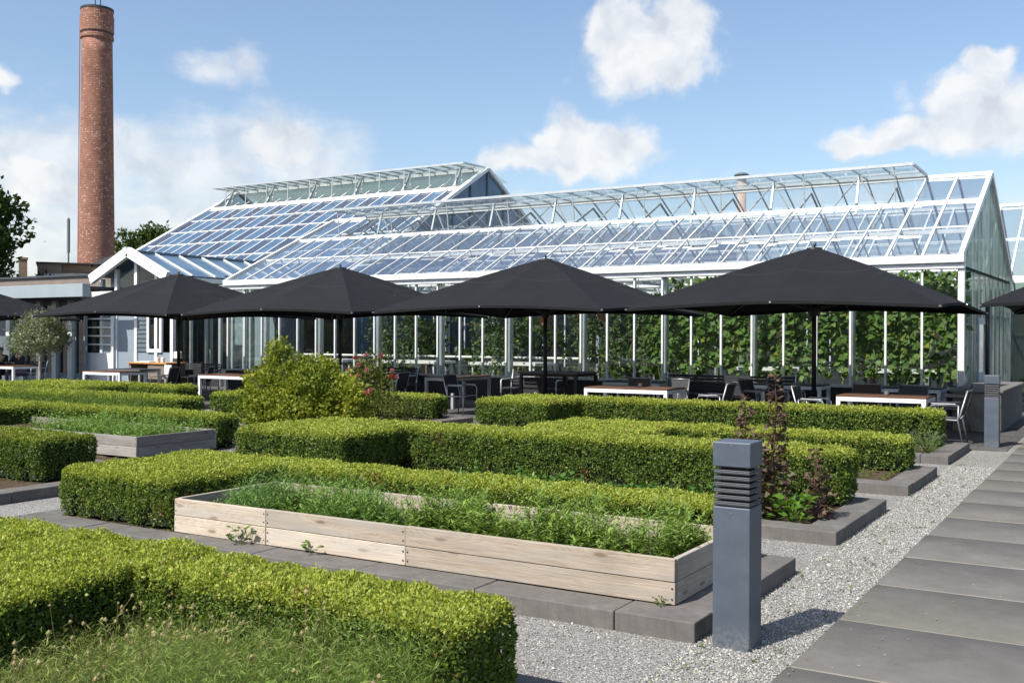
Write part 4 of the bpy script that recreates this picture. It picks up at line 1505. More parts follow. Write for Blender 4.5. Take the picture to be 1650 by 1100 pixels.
UX = [-34.0, -23.2, -17.22, -11.24, -5.27, 0.70]
UL = ['black square parasol cut off by the left edge, above the seated people', 'black square parasol in front of the white-gabled porch, beside the olive tree',
      'black square parasol behind the golden shrub', 'black square parasol with its pole by the dark bar table',
      'black square parasol before the vine-filled glass, largest in view', 'black square parasol cut off by the right edge, over the path']
u0 = make_umbrella((UX[0], 20.0, 0), UL[0])
for x, l in zip(UX[1:], UL[1:]):
    c = copy_tree(u0)
    c.location = (x, 20.0, 0)
    c.rotation_euler = (0, 0, R(random.uniform(-0.8, 0.8)))
    c['label'] = l


# ------------------------------------------------------------------ terrace furniture
def make_table(loc, L, W, label, h=0.75, frame='white_paint', top='slat_wood', rz=0.0, group='white framed terrace tables'):
    t = thing('terrace_table', loc, label, 'table', group, rz)
    m = MB()
    a, b = L / 2, W / 2
    w = 0.07
    m.box(-a + w, a - w, -b, -b + w, h - 0.10, h - 0.03)
    m.box(-a + w, a - w, b - w, b, h - 0.10, h - 0.03)
    m.box(-a, -a + w, -b + w, b - w, h - 0.10, h - 0.03)
    m.box(a - w, a, -b + w, b - w, h - 0.10, h - 0.03)
    m.build('apron', frame, t, local=True, bevel=0.003)
    for x in (-a, a - w):
        for y in (-b, b - w):
            m = MB()
            m.box(x, x + w, y, y + w, 0.012, h - 0.03)
            m.build('leg', frame, t, local=True, bevel=0.003)
    m = MB()
    n = max(4, int(W / 0.095))
    for k in range(n):
        y0 = -b + W * k / n + 0.003
        m.box(-a, a, y0, -b + W * (k + 1) / n - 0.003, h - 0.028, h)
    m.build('top', top, t, local=True)
    return t


def make_chair(loc, rz, label, sling='sling', frame='steel'):
    """metal armchair facing local -Y... back on +Y"""
    t = thing('terrace_chair', loc, label, 'chair', 'metal terrace armchairs', rz)
    r = 0.0135
    for s in (-1, 1):
        x = s * 0.27
        m = MB()
        m.tube([(x, -0.24, 0.0), (x, -0.24, 0.60), (x, -0.21, 0.64), (x, -0.15, 0.65), (x, 0.20, 0.645)], r, 8)
        m.build('front_leg', frame, t, local=True, smooth=True)
        m = MB()
        m.tube([(x, 0.27, 0.0), (x, 0.19, 0.40), (x, 0.20, 0.645)], r, 8)
        m.build('rear_leg', frame, t, local=True, smooth=True)
        m = MB()
        m.box(x - 0.02, x + 0.02, -0.22, 0.16, 0.662, 0.676)
        m.build('armrest', frame, t, local=True, bevel=0.004)
    m = MB()
    m.tube([(-0.25, -0.23, 0.42), (-0.25, 0.17, 0.40), (-0.25, 0.215, 0.46), (-0.25, 0.33, 0.88)], 0.016, 8)
    m.tube([(0.25, -0.23, 0.42), (0.25, 0.17, 0.40), (0.25, 0.215, 0.46), (0.25, 0.33, 0.88)], 0.016, 8)
    m.tube([(-0.25, 0.33, 0.88), (0.25, 0.33, 0.88)], 0.014, 8)
    m.tube([(-0.25, -0.23, 0.42), (0.25, -0.23, 0.42)], 0.014, 8)
    m.build('seat_frame', frame, t, local=True, smooth=True)
    m = MB()
    m.box(-0.235, 0.235, -0.22, 0.16, 0.405, 0.418)
    m.build('seat', sling, t, local=True)
    m = MB()
    d = Vector((0, 0.115, 0.42)).normalized()
    m.bar((0, 0.222, 0.47), (0, 0.326, 0.862), 0.47, 0.012, up=(0, 1, 0))
    m.build('backrest', sling, t, local=True)
    return t


def make_bench(loc, L, rz, label, frame='alu', slat='dark_plinth'):
    t = thing('slatted_bench', loc, label, 'bench', 'slatted terrace benches', rz)
    a = L / 2
    m = MB()
    for k in range(5):
        m.box(-a, a, -0.26 + k * 0.095, -0.26 + k * 0.095 + 0.08, 0.42, 0.445)
    m.build('seat', slat, t, local=True)
    m = MB()
    for k in range(5):
        z = 0.50 + k * 0.075
        y = 0.235 + (z - 0.45) * 0.25
        m.box(-a, a, y, y + 0.022, z, z + 0.055)
    m.build('backrest', slat, t, local=True)
    for x in (-a + 0.04, a - 0.04):
        m = MB()
        m.tube([(x, -0.27, 0.0), (x, -0.27, 0.62), (x, -0.23, 0.65), (x, 0.28, 0.65)], 0.02, 8)
        m.tube([(x, 0.24, 0.0), (x, 0.24, 0.45), (x, 0.345, 0.90)], 0.02, 8)
        m.bar((x, -0.27, 0.41), (x, 0.24, 0.41), 0.03)
        m.build('end_frame', frame, t, local=True, smooth=True)
    return t


make_table((-8.35, 18.45, 0), 1.75, 0.95, 'white framed table with brown top behind the right-hand hedge, centre', 0.78)
make_table((-3.62, 18.40, 0), 1.45, 0.95, 'white framed table with brown top nearest the far bollard', 0.78)
make_table((-19.2, 18.55, 0), 2.1, 0.95, 'white framed table left of the golden shrub, under the parasol gap', 0.78)
make_table((-23.95, 18.45, 0), 1.55, 0.9, 'white framed table before the white panelled door', 0.78)
make_table((-31.0, 19.9, 0), 1.7, 0.9, 'white framed table at the left edge with two people behind it', 0.78)
make_table((-14.4, 21.2, 0), 0.85, 1.7, 'shaded table with pale grey frame right of the roses', 0.78, 'alu_dull')
make_table((-6.35, 22.2, 0), 1.5, 0.8, 'shaded far table below the vines, left of the largest parasol pole', 0.76, 'white_paint', 'sling')
make_table((-4.05, 22.2, 0), 1.6, 0.8, 'shaded far table below the vines, between the largest parasol and the glass corner', 0.76, 'white_paint', 'sling')
make_table((-9.7, 21.6, 0), 1.4, 0.8, 'shaded table half hidden behind the centre table', 0.76, 'alu_dull', 'sling')
make_table((-26.6, 21.2, 0), 1.5, 0.8, 'shaded low table in front of the serving counter', 0.72, 'alu_dull', 'sling')

# x, y, rz (0: back away from viewer, facing -v), sling, label
CH = [(-2.62, 18.35, -90, 'sling', 'chair at the right end of the table nearest the far bollard'),
      (-6.75, 18.55, -90, 'sling', 'chair at the right end of the centre table'),
      (-4.85, 18.4, 90, 'sling', 'chair at the left end of the table nearest the far bollard'),
      (-6.55, 20.6, 75, 'sling', 'left one of a pair of chairs turned sideways left of the largest parasol pole'),
      (-6.05, 20.9, 70, 'sling', 'right one of a pair of chairs turned sideways left of the largest parasol pole'),
      (-4.25, 19.7, 5, 'sling_brown', 'brown-backed chair behind the table nearest the far bollard'),
      (-3.45, 19.6, -4, 'sling', 'grey-backed chair behind the table nearest the far bollard'),
      (-2.9, 21.1, -80, 'sling', 'chair facing left beside the glass corner'),
      (-8.95, 19.75, 3, 'sling_brown', 'brown-backed chair behind the centre table'),
      (-8.1, 19.7, -4, 'sling', 'grey-backed chair behind the centre table'),
      (-15.3, 19.7, -85, 'sling', 'chair facing left beside the roses'),
      (-19.75, 19.8, 5, 'sling_brown', 'brown-backed chair behind the table left of the golden shrub'),
      (-19.0, 19.8, -5, 'sling', 'grey-backed chair behind the table left of the golden shrub'),
      (-22.5, 18.9, -70, 'sling', 'dark armchair with silver arms in front of the serving counter'),
      (-22.0, 19.7, -60, 'sling', 'dark armchair just right of the parasol pole by the serving counter'),
      (-12.9, 19.1, 90, 'sling', 'chair turned right beside the shaded pale-framed table')]
for x, y, rz, slg, lab in CH:
    make_chair((x, y, 0.012), R(rz), lab, slg)
make_bench((-13.1, 22.7, 0.012), 1.7, 0, 'slatted bench behind the dark bar table, against the glass')
make_bench((-8.1, 22.95, 0.012), 3.2, 0, 'long dark slatted bench under the vines, against the glass')
make_bench((-25.6, 22.6, 0.012), 2.0, 0, 'dark slatted bench just right of the serving counter')
make_bench((-18.4, 22.9, 0.012), 2.6, 0, 'slatted bench behind the rose bush, against the glass')


def bar_table():
    t = thing('bar_table', (-11.5, 21.1, 0.012), 'dark square table with worn pale top behind a parasol pole', 'table')
    m = MB()
    m.box(-0.78, 0.78, -0.55, 0.55, 0.90, 0.935)
    m.build('top', 'concrete', t, local=True, bevel=0.004)
    for x in (-0.72, 0.72, -0.1):
        for y in (-0.5, 0.5):
            m = MB()
            m.box(x - 0.035, x + 0.035, y - 0.035, y + 0.035, 0, 0.84)
            m.build('leg', 'sling_brown', t, local=True)
    m = MB()
    m.box(-0.74, 0.74, -0.52, 0.52, 0.84, 0.90)
    m.build('apron', 'sling_brown', t, local=True)


bar_table()


def counter():
    t = thing('serving_counter', (-26.790, 22.252, 0), 'serving counter with warm wooden top and brick-grey front by the porch', 'counter')
    m = MB()
    m.box(-27.745, -25.883, 21.822, 22.681, 0.855, 0.90)
    m.build('top', 'wood_warm', t, bevel=0.004)
    m = MB()
    m.box(-26.790, -25.931, 21.869, 22.633, 0.012, 0.853)
    m.build('front', 'brown_wall', t)
    m = MB()
    m.box(-27.697, -27.602, 21.869, 22.633, 0.012, 0.853)
    m.build('leg', 'brown_wall', t)
    m = MB()
    m.box(-25.925, -25.6, 21.79, 21.818, 0.32, 0.84)
    tag(m.build('menu_board', 'paper'), 'white menu board hung at the end of the serving counter', 'menu board')
    m = MB()
    m.box(-27.458, -26.790, 21.917, 22.347, 0.902, 0.925)
    tag(m.build('paper_stack', 'paper'), 'white papers lying on the serving counter', 'paper')
    for i, (x, l) in enumerate(((-26.551, 'left'), (-26.312, 'right'))):
        m = MB()
        m.lathe([(0.06, 0.902), (0.065, 1.05), (0.05, 1.065)], 10, (x, 22.061))
        tag(m.build('white_jar', 'paper'), f'white jar on the serving counter, {l} one of two', 'jar', 'white jars on the counter')
    m = MB()
    m.box(-26.7, -26.5, 22.8, 23.0, 1.0, 1.24)
    tag(m.build('white_canister', 'paper', bevel=0.03), 'pale canister standing right of the serving counter by the dark post', 'canister')
    m = MB()
    m.box(-26.72, -26.48, 22.79, 23.01, 0.012, 1.0)
    tag(m.build('pedestal', 'dark_plinth'), 'dark pedestal under the pale canister', 'pedestal')


counter()

# small things on the tables
for i, (x, y, z, l) in enumerate(((-3.6, 18.35, 0.78, 'small glass tealight holder on the table nearest the far bollard'), (-8.3, 18.6, 0.78, 'small tealight holder on the centre table'),
                                  (-18.6, 18.5, 0.78, 'round ashtray on the table left of the golden shrub'))):
    m = MB()
    m.lathe([(0.03, 0), (0.042, 0.01), (0.045, 0.07), (0.03, 0.07), (0.028, 0.03)], 12)
    o = m.build('tealight_holder' if i < 2 else 'ashtray', 'steel', local=True)
    o.location = (x, y, z)
    tag(o, l, 'tealight' if i < 2 else 'ashtray')


# ------------------------------------------------------------------ the front greenhouse
def greenhouse():
    U1, PW, NB = -3.157, 0.7584, 29
    U0 = U1 - PW * NB
    V0, VR, V1 = 23.7, 28.91, 34.12
    ZE, ZR, ZS = 3.523, 5.97, 0.70
    SL = (ZR - ZE) / (VR - V0)
    t = thing('front_greenhouse', ((U0 + U1) / 2, V0, 0), 'long white-framed greenhouse with open ridge vent behind the parasols', 'greenhouse')
    xs = [U1 - PW * k for k in range(NB + 1)]

    def zr(v):
        return ZE + SL * (v - V0)
    # plinth and sill
    m = MB()
    m.box(U0 - 0.05, U1 + 0.05, V0 - 0.06, V0 + 0.16, 0.0, 0.64)
    m.box(U0 - 0.05, U1 + 0.05, V1 - 0.16, V1 + 0.06, 0.0, 0.64)
    m.box(U1 - 0.11, U1 + 0.05, V0 + 0.16, V1 - 0.16, 0.0, 0.3)
    m.box(U0 - 0.05, U0 + 0.11, V0 + 0.16, V1 - 0.16, 0.0, 0.58)
    m.build('plinth', 'dark_plinth', t)
    m = MB()
    m.box(U0, U1, V0 - 0.10, V0 + 0.05, 0.642, 0.70)
    m.build('sill', 'alu_dull', t, bevel=0.005)
    # gutter: three stepped profiles
    m = MB()
    m.box(U0 - 0.08, U1 + 0.10, V0 - 0.17, V0 + 0.10, 3.37, 3.543)
    m.box(U0 - 0.08, U1 + 0.10, V0 - 0.10, V0 + 0.10, 3.245, 3.367)
    m.build('gutter', 'white_frame', t, bevel=0.02)
    m = MB()
    m.box(U0 - 0.05, U1 + 0.05, V1 - 0.10, V1 + 0.15, 3.26, 3.52)
    m.build('gutter', 'white_frame', t)
    # wall mullions and panes
    m = MB()
    m.box(U1 - 0.022, U1 + 0.022, V0 - 0.035, V0 + 0.045, 0.702, 3.243)
    o = m.build('mullion', 'white_frame', t)
    part_copies(o, [(-PW * k, 0, 0) for k in range(1, NB + 1)], t)
    m = MB()
    m.box(U1 - 0.03, U1 + 0.095, V0 - 0.05, V0 + 0.09, 0.05, 3.243)
    m.build('corner_post', 'white_frame', t, bevel=0.006)
    r = random.Random(2)
    for k in range(NB):
        a, b = xs[k + 1] + 0.023, xs[k] - 0.023
        j = [r.uniform(-0.004, 0.004) for _ in range(4)]
        m = MB()
        m.quad((a, V0 + j[0], 0.705), (b, V0 + j[1], 0.705), (b, V0 + j[2], 3.24), (a, V0 + j[3], 3.24))
        m.build('window_pane', 'glass_wall', t)
    # interior columns every third bay with truss
    for k in range(0, NB + 1, 3):
        x = xs[min(k, NB)] - 0.01
        m = MB()
        m.box(x - 0.06, x + 0.06, V0 + 0.16, V0 + 0.28, 0.0, 3.35)
        m.box(x - 0.06, x + 0.06, V1 - 0.28, V1 - 0.16, 0.0, 3.35)
        m.build('column', 'alu', t)
        m = MB()
        m.bar((x, V0 + 0.2, 3.3), (x, V1 - 0.2, 3.42), 0.06, 0.08)
        m.bar((x, V0 + 0.15, ZE - 0.12), (x, VR, ZR - 0.16), 0.035, 0.06)
        m.bar((x, V1 - 0.15, ZE - 0.12), (x, VR, ZR - 0.16), 0.035, 0.06)
        m.build('roof_truss', 'alu_dull', t)
    # purlins along the house
    m = MB()
    for v in (25.4,):
        m.bar((U0, v, zr(v) - 0.10), (U1, v, zr(v) - 0.10), 0.07, 0.10)
        m.bar((U0, V0 + V1 - v, zr(v) - 0.10), (U1, V0 + V1 - v, zr(v) - 0.10), 0.07, 0.10)
    for v, z in ((26.8, 3.42), (31.2, 3.42), (25.3, 3.3)):
        m.tube([(U0 + 0.2, v, z), (U1 - 0.2, v, z)], 0.055, 8)
    m.build('purlins', 'white_frame', t)
    VB = 27.02                                   # where the ridge vent begins
    ZB = zr(VB)
    # glazing bars
    for side in (0, 1):
        def yy(v):
            return v if side == 0 else V0 + V1 - v
        for k in range(NB + 1):
            full = k < 3 or k > NB - 3
            e = VR if (full or side == 1) else VB
            m = MB()
            m.bar((xs[k], yy(V0 - 0.05), zr(V0 - 0.05) + 0.03), (xs[k], yy(e - 0.03), zr(e - 0.03) + 0.03), 0.030 if not full else 0.055, 0.045)
            m.build('glazing_bar', 'white_frame', t)
        for k in range(NB):
            full = k < 2 or k > NB - 3
            e = VR if (full or side == 1) else VB
            a, b = xs[k + 1] + 0.02, xs[k] - 0.02
            j = [r.uniform(-0.012, 0.012) for _ in range(4)]
            m = MB()
            m.quad((a, yy(V0), ZE + 0.02 + j[0]), (b, yy(V0), ZE + 0.02 + j[1]), (b, yy(e), zr(e) + 0.02 + j[2]), (a, yy(e), zr(e) + 0.02 + j[3]))
            m.build('roof_pane', 'glass_roof', t)
    m = MB()
    m.bar((U0 - 0.04, VB, ZB + 0.03), (U1 + 0.0, VB, ZB + 0.03), 0.06, 0.085)
    m.bar((U0, 25.36, zr(25.36) + 0.02), (U1, 25.36, zr(25.36) + 0.02), 0.03, 0.03)
    m.build('vent_sill', 'white_frame', t)
    m = MB()
    m.bar((U0 - 0.04, VR, ZR + 0.04), (U1 + 0.05, VR, ZR + 0.04), 0.10, 0.10)
    m.build('ridge', 'white_frame', t, bevel=0.01)
    # verge boards
    for x in (U0 - 0.02, U1 + 0.03):
        for s in (0, 1):
            m = MB()
            y0, y1 = (V0 - 0.12, VR) if s == 0 else (V1 + 0.12, VR)
            m.bar((x, y0, zr(V0 - 0.12) + 0.03), (x, y1, ZR + 0.03), 0.10, 0.13)
            m.build('verge_board', 'white_frame', t)
    # the raised ridge vent
    FA, FB = xs[NB - 2], xs[2]
    FO = 26.9
    zo = 6.083
    m = MB()
    m.bar((FA, FO, zo), (FB, FO, zo), 0.07, 0.075)
    m.bar((FA, VR - 0.05, ZR + 0.10), (FB, VR - 0.05, ZR + 0.10), 0.06, 0.06)
    m.bar((FA, (FO + VR) / 2, (zo + ZR + 0.10) / 2 - 0.05), (FB, (FO + VR) / 2, (zo + ZR + 0.10) / 2 - 0.05), 0.035, 0.035)
    for x in (FA, FB):
        m.bar((x, FO, zo), (x, VR - 0.05, ZR + 0.10), 0.05, 0.06)
    vent = m.build('ridge_vent', 'alu', t)
    for k in range(2, NB - 2):
        m = MB()
        a, b = xs[k + 1] + 0.02, xs[k] - 0.02
        m.quad((a, FO, zo + 0.02), (b, FO, zo + 0.02), (b, VR - 0.05, ZR + 0.12), (a, VR - 0.05, ZR + 0.12))
        m.build('vent_pane', 'glass_flap', vent)
        if k > 2:
            m = MB()
            m.bar((xs[k], FO, zo), (xs[k], VR - 0.05, ZR + 0.10), 0.028, 0.04)
            m.build('vent_bar', 'alu', vent)
    # rack and stays that hold the vent open
    for k in range(4, NB - 2, 3):
        x = xs[k]
        m = MB()
        top = Vector((x, 27.85, 5.99))
        m.bar((x - 0.5, VB + 0.1, ZB + 0.05), top, 0.03)
        m.bar((x + 0.5, VB + 0.6, ZB + 0.15), top, 0.03)
        m.bar((x, VB + 0.5, ZB - 0.1), top, 0.055)
        m.build('vent_stay', 'alu_dull', t)
    for k in range(3, NB - 1, 3):
        m = MB()
        m.tube([(xs[k] + 0.3, FO + 0.02, zo), (xs[k] + 0.32, VB + 0.02, ZB)], 0.018, 6)
        m.build('vent_rod', 'alu_dull', t)
    # the gable facing the path: ribbed sheets, door
    x = U1 + 0.02
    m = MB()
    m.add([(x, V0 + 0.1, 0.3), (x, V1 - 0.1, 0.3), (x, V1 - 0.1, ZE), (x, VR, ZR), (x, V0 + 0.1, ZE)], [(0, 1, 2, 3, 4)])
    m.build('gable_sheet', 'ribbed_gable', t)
    m = MB()
    for v in (24.8, 25.9, 27.0, 28.0, 28.9, 29.9, 31.0, 32.0, 33.0):
        m.bar((x - 0.03, v, 0.3), (x - 0.03, v, min(zr(v), zr(V0 + V1 - v)) - 0.05), 0.05, 0.05)
    m.bar((x - 0.03, V0, 2.35), (x - 0.03, V1, 2.35), 0.05, 0.05)
    m.build('gable_frame', 'alu', t)
    d = MB()
    d.box(x + 0.01, x + 0.06, 26.2, 26.35, 0.02, 2.25)
    d.box(x + 0.01, x + 0.06, 27.5, 27.65, 0.02, 2.25)
    d.box(x + 0.01, x + 0.06, 26.35, 27.5, 2.1, 2.25)
    d.box(x + 0.01, x + 0.06, 26.35, 27.5, 0.02, 0.95)
    dd = d.build('door', 'pale_fascia', t)
    m = MB()
    m.quad((x + 0.035, 26.35, 0.95), (x + 0.035, 27.5, 0.95), (x + 0.035, 27.5, 2.1), (x + 0.035, 26.35, 2.1))
    m.build('door_pane', 'glass_gable', dd)
    # left gable
    x = U0 + 0.02
    m = MB()
    m.add([(x, V0 + 0.1, 0.58), (x, V1 - 0.1, 0.58), (x, V1 - 0.1, ZE), (x, VR, ZR), (x, V0 + 0.1, ZE)], [(0, 1, 2, 3, 4)])
    m.build('gable_glass', 'glass_wall', t)
    # back wall: glass over a low wall
    m = MB()
    for k in range(NB + 1):
        m.bar((xs[k], V1, 0.58), (xs[k], V1, 3.4), 0.045, 0.06)
    m.build('rear_mullions', 'white_frame', t)
    m = MB()
    m.quad((U0, V1, 0.58), (U1, V1, 0.58), (U1, V1, 3.4), (U0, V1, 3.4))
    m.build('rear_glass', 'glass_dark', t)
    # heating pipes along the front wall and the floor inside
    m = MB()
    for z in (1.16,):
        m.tube([(U0 + 0.3, V0 + 1.45, z), (U1 - 0.3, V0 + 1.45, z)], 0.035, 8)
    m.build('heating_pipes', 'pipe_white', t)
    m = MB()
    m.box(U0 + 0.1, U1 - 0.1, V0 + 0.17, V1 - 0.17, 0.0, 0.03)
    m.build('floor', 'interior_floor', t)
    return xs


XS = greenhouse()

# things inside the front greenhouse
VG = 'leafy vines trained behind the greenhouse glass'


def vine(x, seed, label, tall=3.2, pal=((0.050, 0.105, 0.02), (0.155, 0.245, 0.05)), group=VG, n=1150, L=0.17, low=0.85):
    r = np.random.default_rng(seed)
    t = thing('climbing_vine', (x, 24.42, 0.03), label, 'vine', group)
    m = MB()
    pts = [(x, 24.45, 0.03)]
    for k in range(1, 7):
        pts.append((x + r.normal() * 0.08, 24.45 + r.normal() * 0.05, tall * k / 6))
    m.tube(pts, [0.022, 0.02, 0.018, 0.014, 0.01, 0.008, 0.005], 6)
    m.build('stem', 'stem_green', t)
    P = np.stack([x + r.uniform(-0.42, 0.42, n), 24.3 + np.abs(r.normal(size=n)) * 0.30, low + (tall - low) * r.random(n) ** 0.8], 1)
    g = vnoise(P, 0.62, seed) + r.normal(size=n) * 0.22 + np.clip((P[:, 2] - low - 0.7) * 0.8, -0.6, 0.25)
    P = P[g > -0.12]
    n = len(P)
    a = r.uniform(0, 6.28, n)
    D = np.stack([np.cos(a) * 0.8, -0.35 + r.normal(size=n) * 0.3, np.sin(a) * 0.5 - 0.45], 1)
    FN = unit(np.stack([r.normal(size=n) * 0.45, -np.ones(n), 0.55 + r.normal(size=n) * 0.4], 1))
    l = L * r.uniform(0.55, 1.2, n)
    c = lerp(np.array(pal[0]), np.array(pal[1]), np.clip(r.normal(size=(n, 1)) * 0.3 + 0.5, 0, 1))
    y = r.random(n) < 0.03
    c[y] = np.array((0.25, 0.24, 0.03))
    org = np.array(t.location)
    mesh_np('leaves', *leaf_arrays(P - org, D, FN, l, l * 0.92, c, 0.12), 'leaf', t)


for k in range(0, 11):
    if k < 10:
        vine(XS[k] - 0.40, 100 + k, 'large-leaved green vine climbing behind the right part of the greenhouse glass', 3.25 if k != 9 else 2.9)
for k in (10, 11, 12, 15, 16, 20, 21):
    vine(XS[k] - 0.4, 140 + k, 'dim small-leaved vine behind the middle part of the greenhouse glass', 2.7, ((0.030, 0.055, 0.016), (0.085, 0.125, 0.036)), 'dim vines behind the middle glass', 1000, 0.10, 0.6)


def inside():
    r = random.Random(5)
    for i, x in enumerate((-12.7, -12.05, -13.85)):
        t = thing('hanging_pot', (x, 24.6, 2.1), ['terracotta pot hanging behind the glass, middle of three', 'terracotta pot hanging behind the glass, right of three', 'terracotta pot hanging behind the glass beside a parasol pole'][i], 'flower pot', 'hanging terracotta pots')
        m = MB()
        m.lathe([(0.11, 0.0), (0.17, 0.25), (0.185, 0.25), (0.185, 0.30), (0.15, 0.30), (0.1, 0.1)], 14)
        m.build('pot', 'terracotta', t, local=True)
        m = MB()
        m.tube([(-0.16, 0, 0.29), (0, 0, 0.95)], 0.006, 5)
        m.tube([(0.16, 0, 0.29), (0, 0, 0.95)], 0.006, 5)
        m.build('hanger', 'dark_metal', t, local=True)
    # planting tables inside, catching the sun
    for i, x in enumerate((-5.2, -8.0, -16.5, -20.2, -24.0)):
        t = thing('potting_bench', (x, 27.2, 0.03), 'white potting bench standing inside the greenhouse', 'bench', 'potting benches inside the greenhouse')
        m = MB()
        m.box(-1.2, 1.2, -0.6, 0.6, 0.86, 0.94)
        m.build('top', 'pipe_white', t, local=True)
        for a in (-1.1, 1.1):
            m = MB()
            m.bar((a, -0.5, 0), (a, -0.5, 0.86), 0.05)
            m.bar((a, 0.5, 0), (a, 0.5, 0.86), 0.05)
            m.bar((a, -0.5, 0.1), (a, 0.5, 0.8), 0.03)
            m.build('trestle', 'white_frame', t, local=True)
    # dark planting beds deeper in
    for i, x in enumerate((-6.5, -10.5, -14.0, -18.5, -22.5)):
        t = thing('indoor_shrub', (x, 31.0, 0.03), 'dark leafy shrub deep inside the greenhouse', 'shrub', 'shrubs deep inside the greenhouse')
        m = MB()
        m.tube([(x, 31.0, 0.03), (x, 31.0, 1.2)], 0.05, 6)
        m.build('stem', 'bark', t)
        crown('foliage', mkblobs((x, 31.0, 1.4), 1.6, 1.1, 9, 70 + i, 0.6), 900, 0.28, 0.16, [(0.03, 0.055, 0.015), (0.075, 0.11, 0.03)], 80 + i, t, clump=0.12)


inside()


# ------------------------------------------------------------------ rear greenhouse span (seen past the right gable)
def rear_span():
    U1, U0 = -2.42, -25.2
    V0, VR, V1 = 34.46, 39.44, 44.6
    ZE, ZR = 3.64, 6.37
    t = thing('rear_greenhouse', ((U0 + U1) / 2, V0, 0), 'second greenhouse span behind the front one, showing at the right edge', 'greenhouse')
    n = 30
    for s in (0, 1):
        y0 = V0 if s == 0 else V1
        for k in range(n + 1):
            x = U1 - (U1 - U0) * k / n
            m = MB()
            m.bar((x, y0, ZE), (x, VR, ZR), 0.06, 0.06)
            m.build('glazing_bar', 'white_frame', t)
        m = MB()
        m.quad((U0, y0, ZE - 0.02), (U1, y0, ZE - 0.02), (U1, VR, ZR - 0.02), (U0, VR, ZR - 0.02))
        m.build('roof_glass', 'glass_roof', t)
        m = MB()
        m.bar((U0, (y0 + VR) / 2, (ZE + ZR) / 2), (U1, (y0 + VR) / 2, (ZE + ZR) / 2), 0.05, 0.05)
        m.build('purlin', 'white_frame', t)
    m = MB()
    m.bar((U0, VR, ZR + 0.03), (U1, VR, ZR + 0.03), 0.1, 0.1)
    m.build('ridge', 'white_frame', t)
    m = MB()
    m.box(U0, U1 + 0.2, V0 - 0.2, V0 + 0.06, ZE - 0.2, ZE + 0.02)
    m.build('gutter', 'white_frame', t)
    m = MB()
    m.tube([(U1 + 0.1, V0 - 0.1, ZE - 0.2), (U1 + 0.1, V0 - 0.1, 0.0)], 0.06, 10)
    m.build('downpipe', 'white_frame', t)
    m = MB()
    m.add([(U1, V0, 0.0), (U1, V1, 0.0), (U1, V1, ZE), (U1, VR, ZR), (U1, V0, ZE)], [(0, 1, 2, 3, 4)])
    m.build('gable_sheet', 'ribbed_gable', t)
    m = MB()
    m.box(U0, U1, V1 - 0.05, V1, 0.0, ZE)
    m.build('rear_wall', 'interior_dark', t)
    m = MB()
    m.quad((U1 - 0.8, V0, 0.0), (U1, V0, 0.0), (U1, V0, ZE - 0.2), (U1 - 0.8, V0, ZE - 0.2))
    m.build('front_glass', 'glass_gable', t)


rear_span()


def right_side():
    m = MB()
    m.box(-2.92, -2.07, 20.95, 25.2, 0.0, 0.74)
    m.box(-2.96, -2.03, 20.91, 25.24, 0.74, 0.80)
    tag(m.build('concrete_block', 'concrete', bevel=0.02), 'long low concrete block in shade behind the far bollard', 'concrete block')
    m = MB()
    m.lathe([(0.05, 0.0), (0.05, 2.5)], 12)
    o = m.build('steel_post', 'dark_metal', local=True, smooth=True)
    o.location = (-2.84, 25.75, 0)
    tag(o, 'slim dark steel post standing by the ribbed gable, above the far bollard', 'post')
    leafy_plant((-1.6, 28.5, 0.0), 'green bush at the right edge behind the long low concrete block', 12, 1.0, 420, 0.16, 0.09, ((0.05, 0.09, 0.02), (0.15, 0.17, 0.03)), 'garden_bush')
    m = MB()
    m.box(-1.9, 2.6, 31.2, 31.35, 0.0, 2.05)
    tag(m.build('screen_wall', 'grey_wall', bevel=0.01), 'blue-grey screen wall at the right edge beyond the path', 'wall')


right_side()


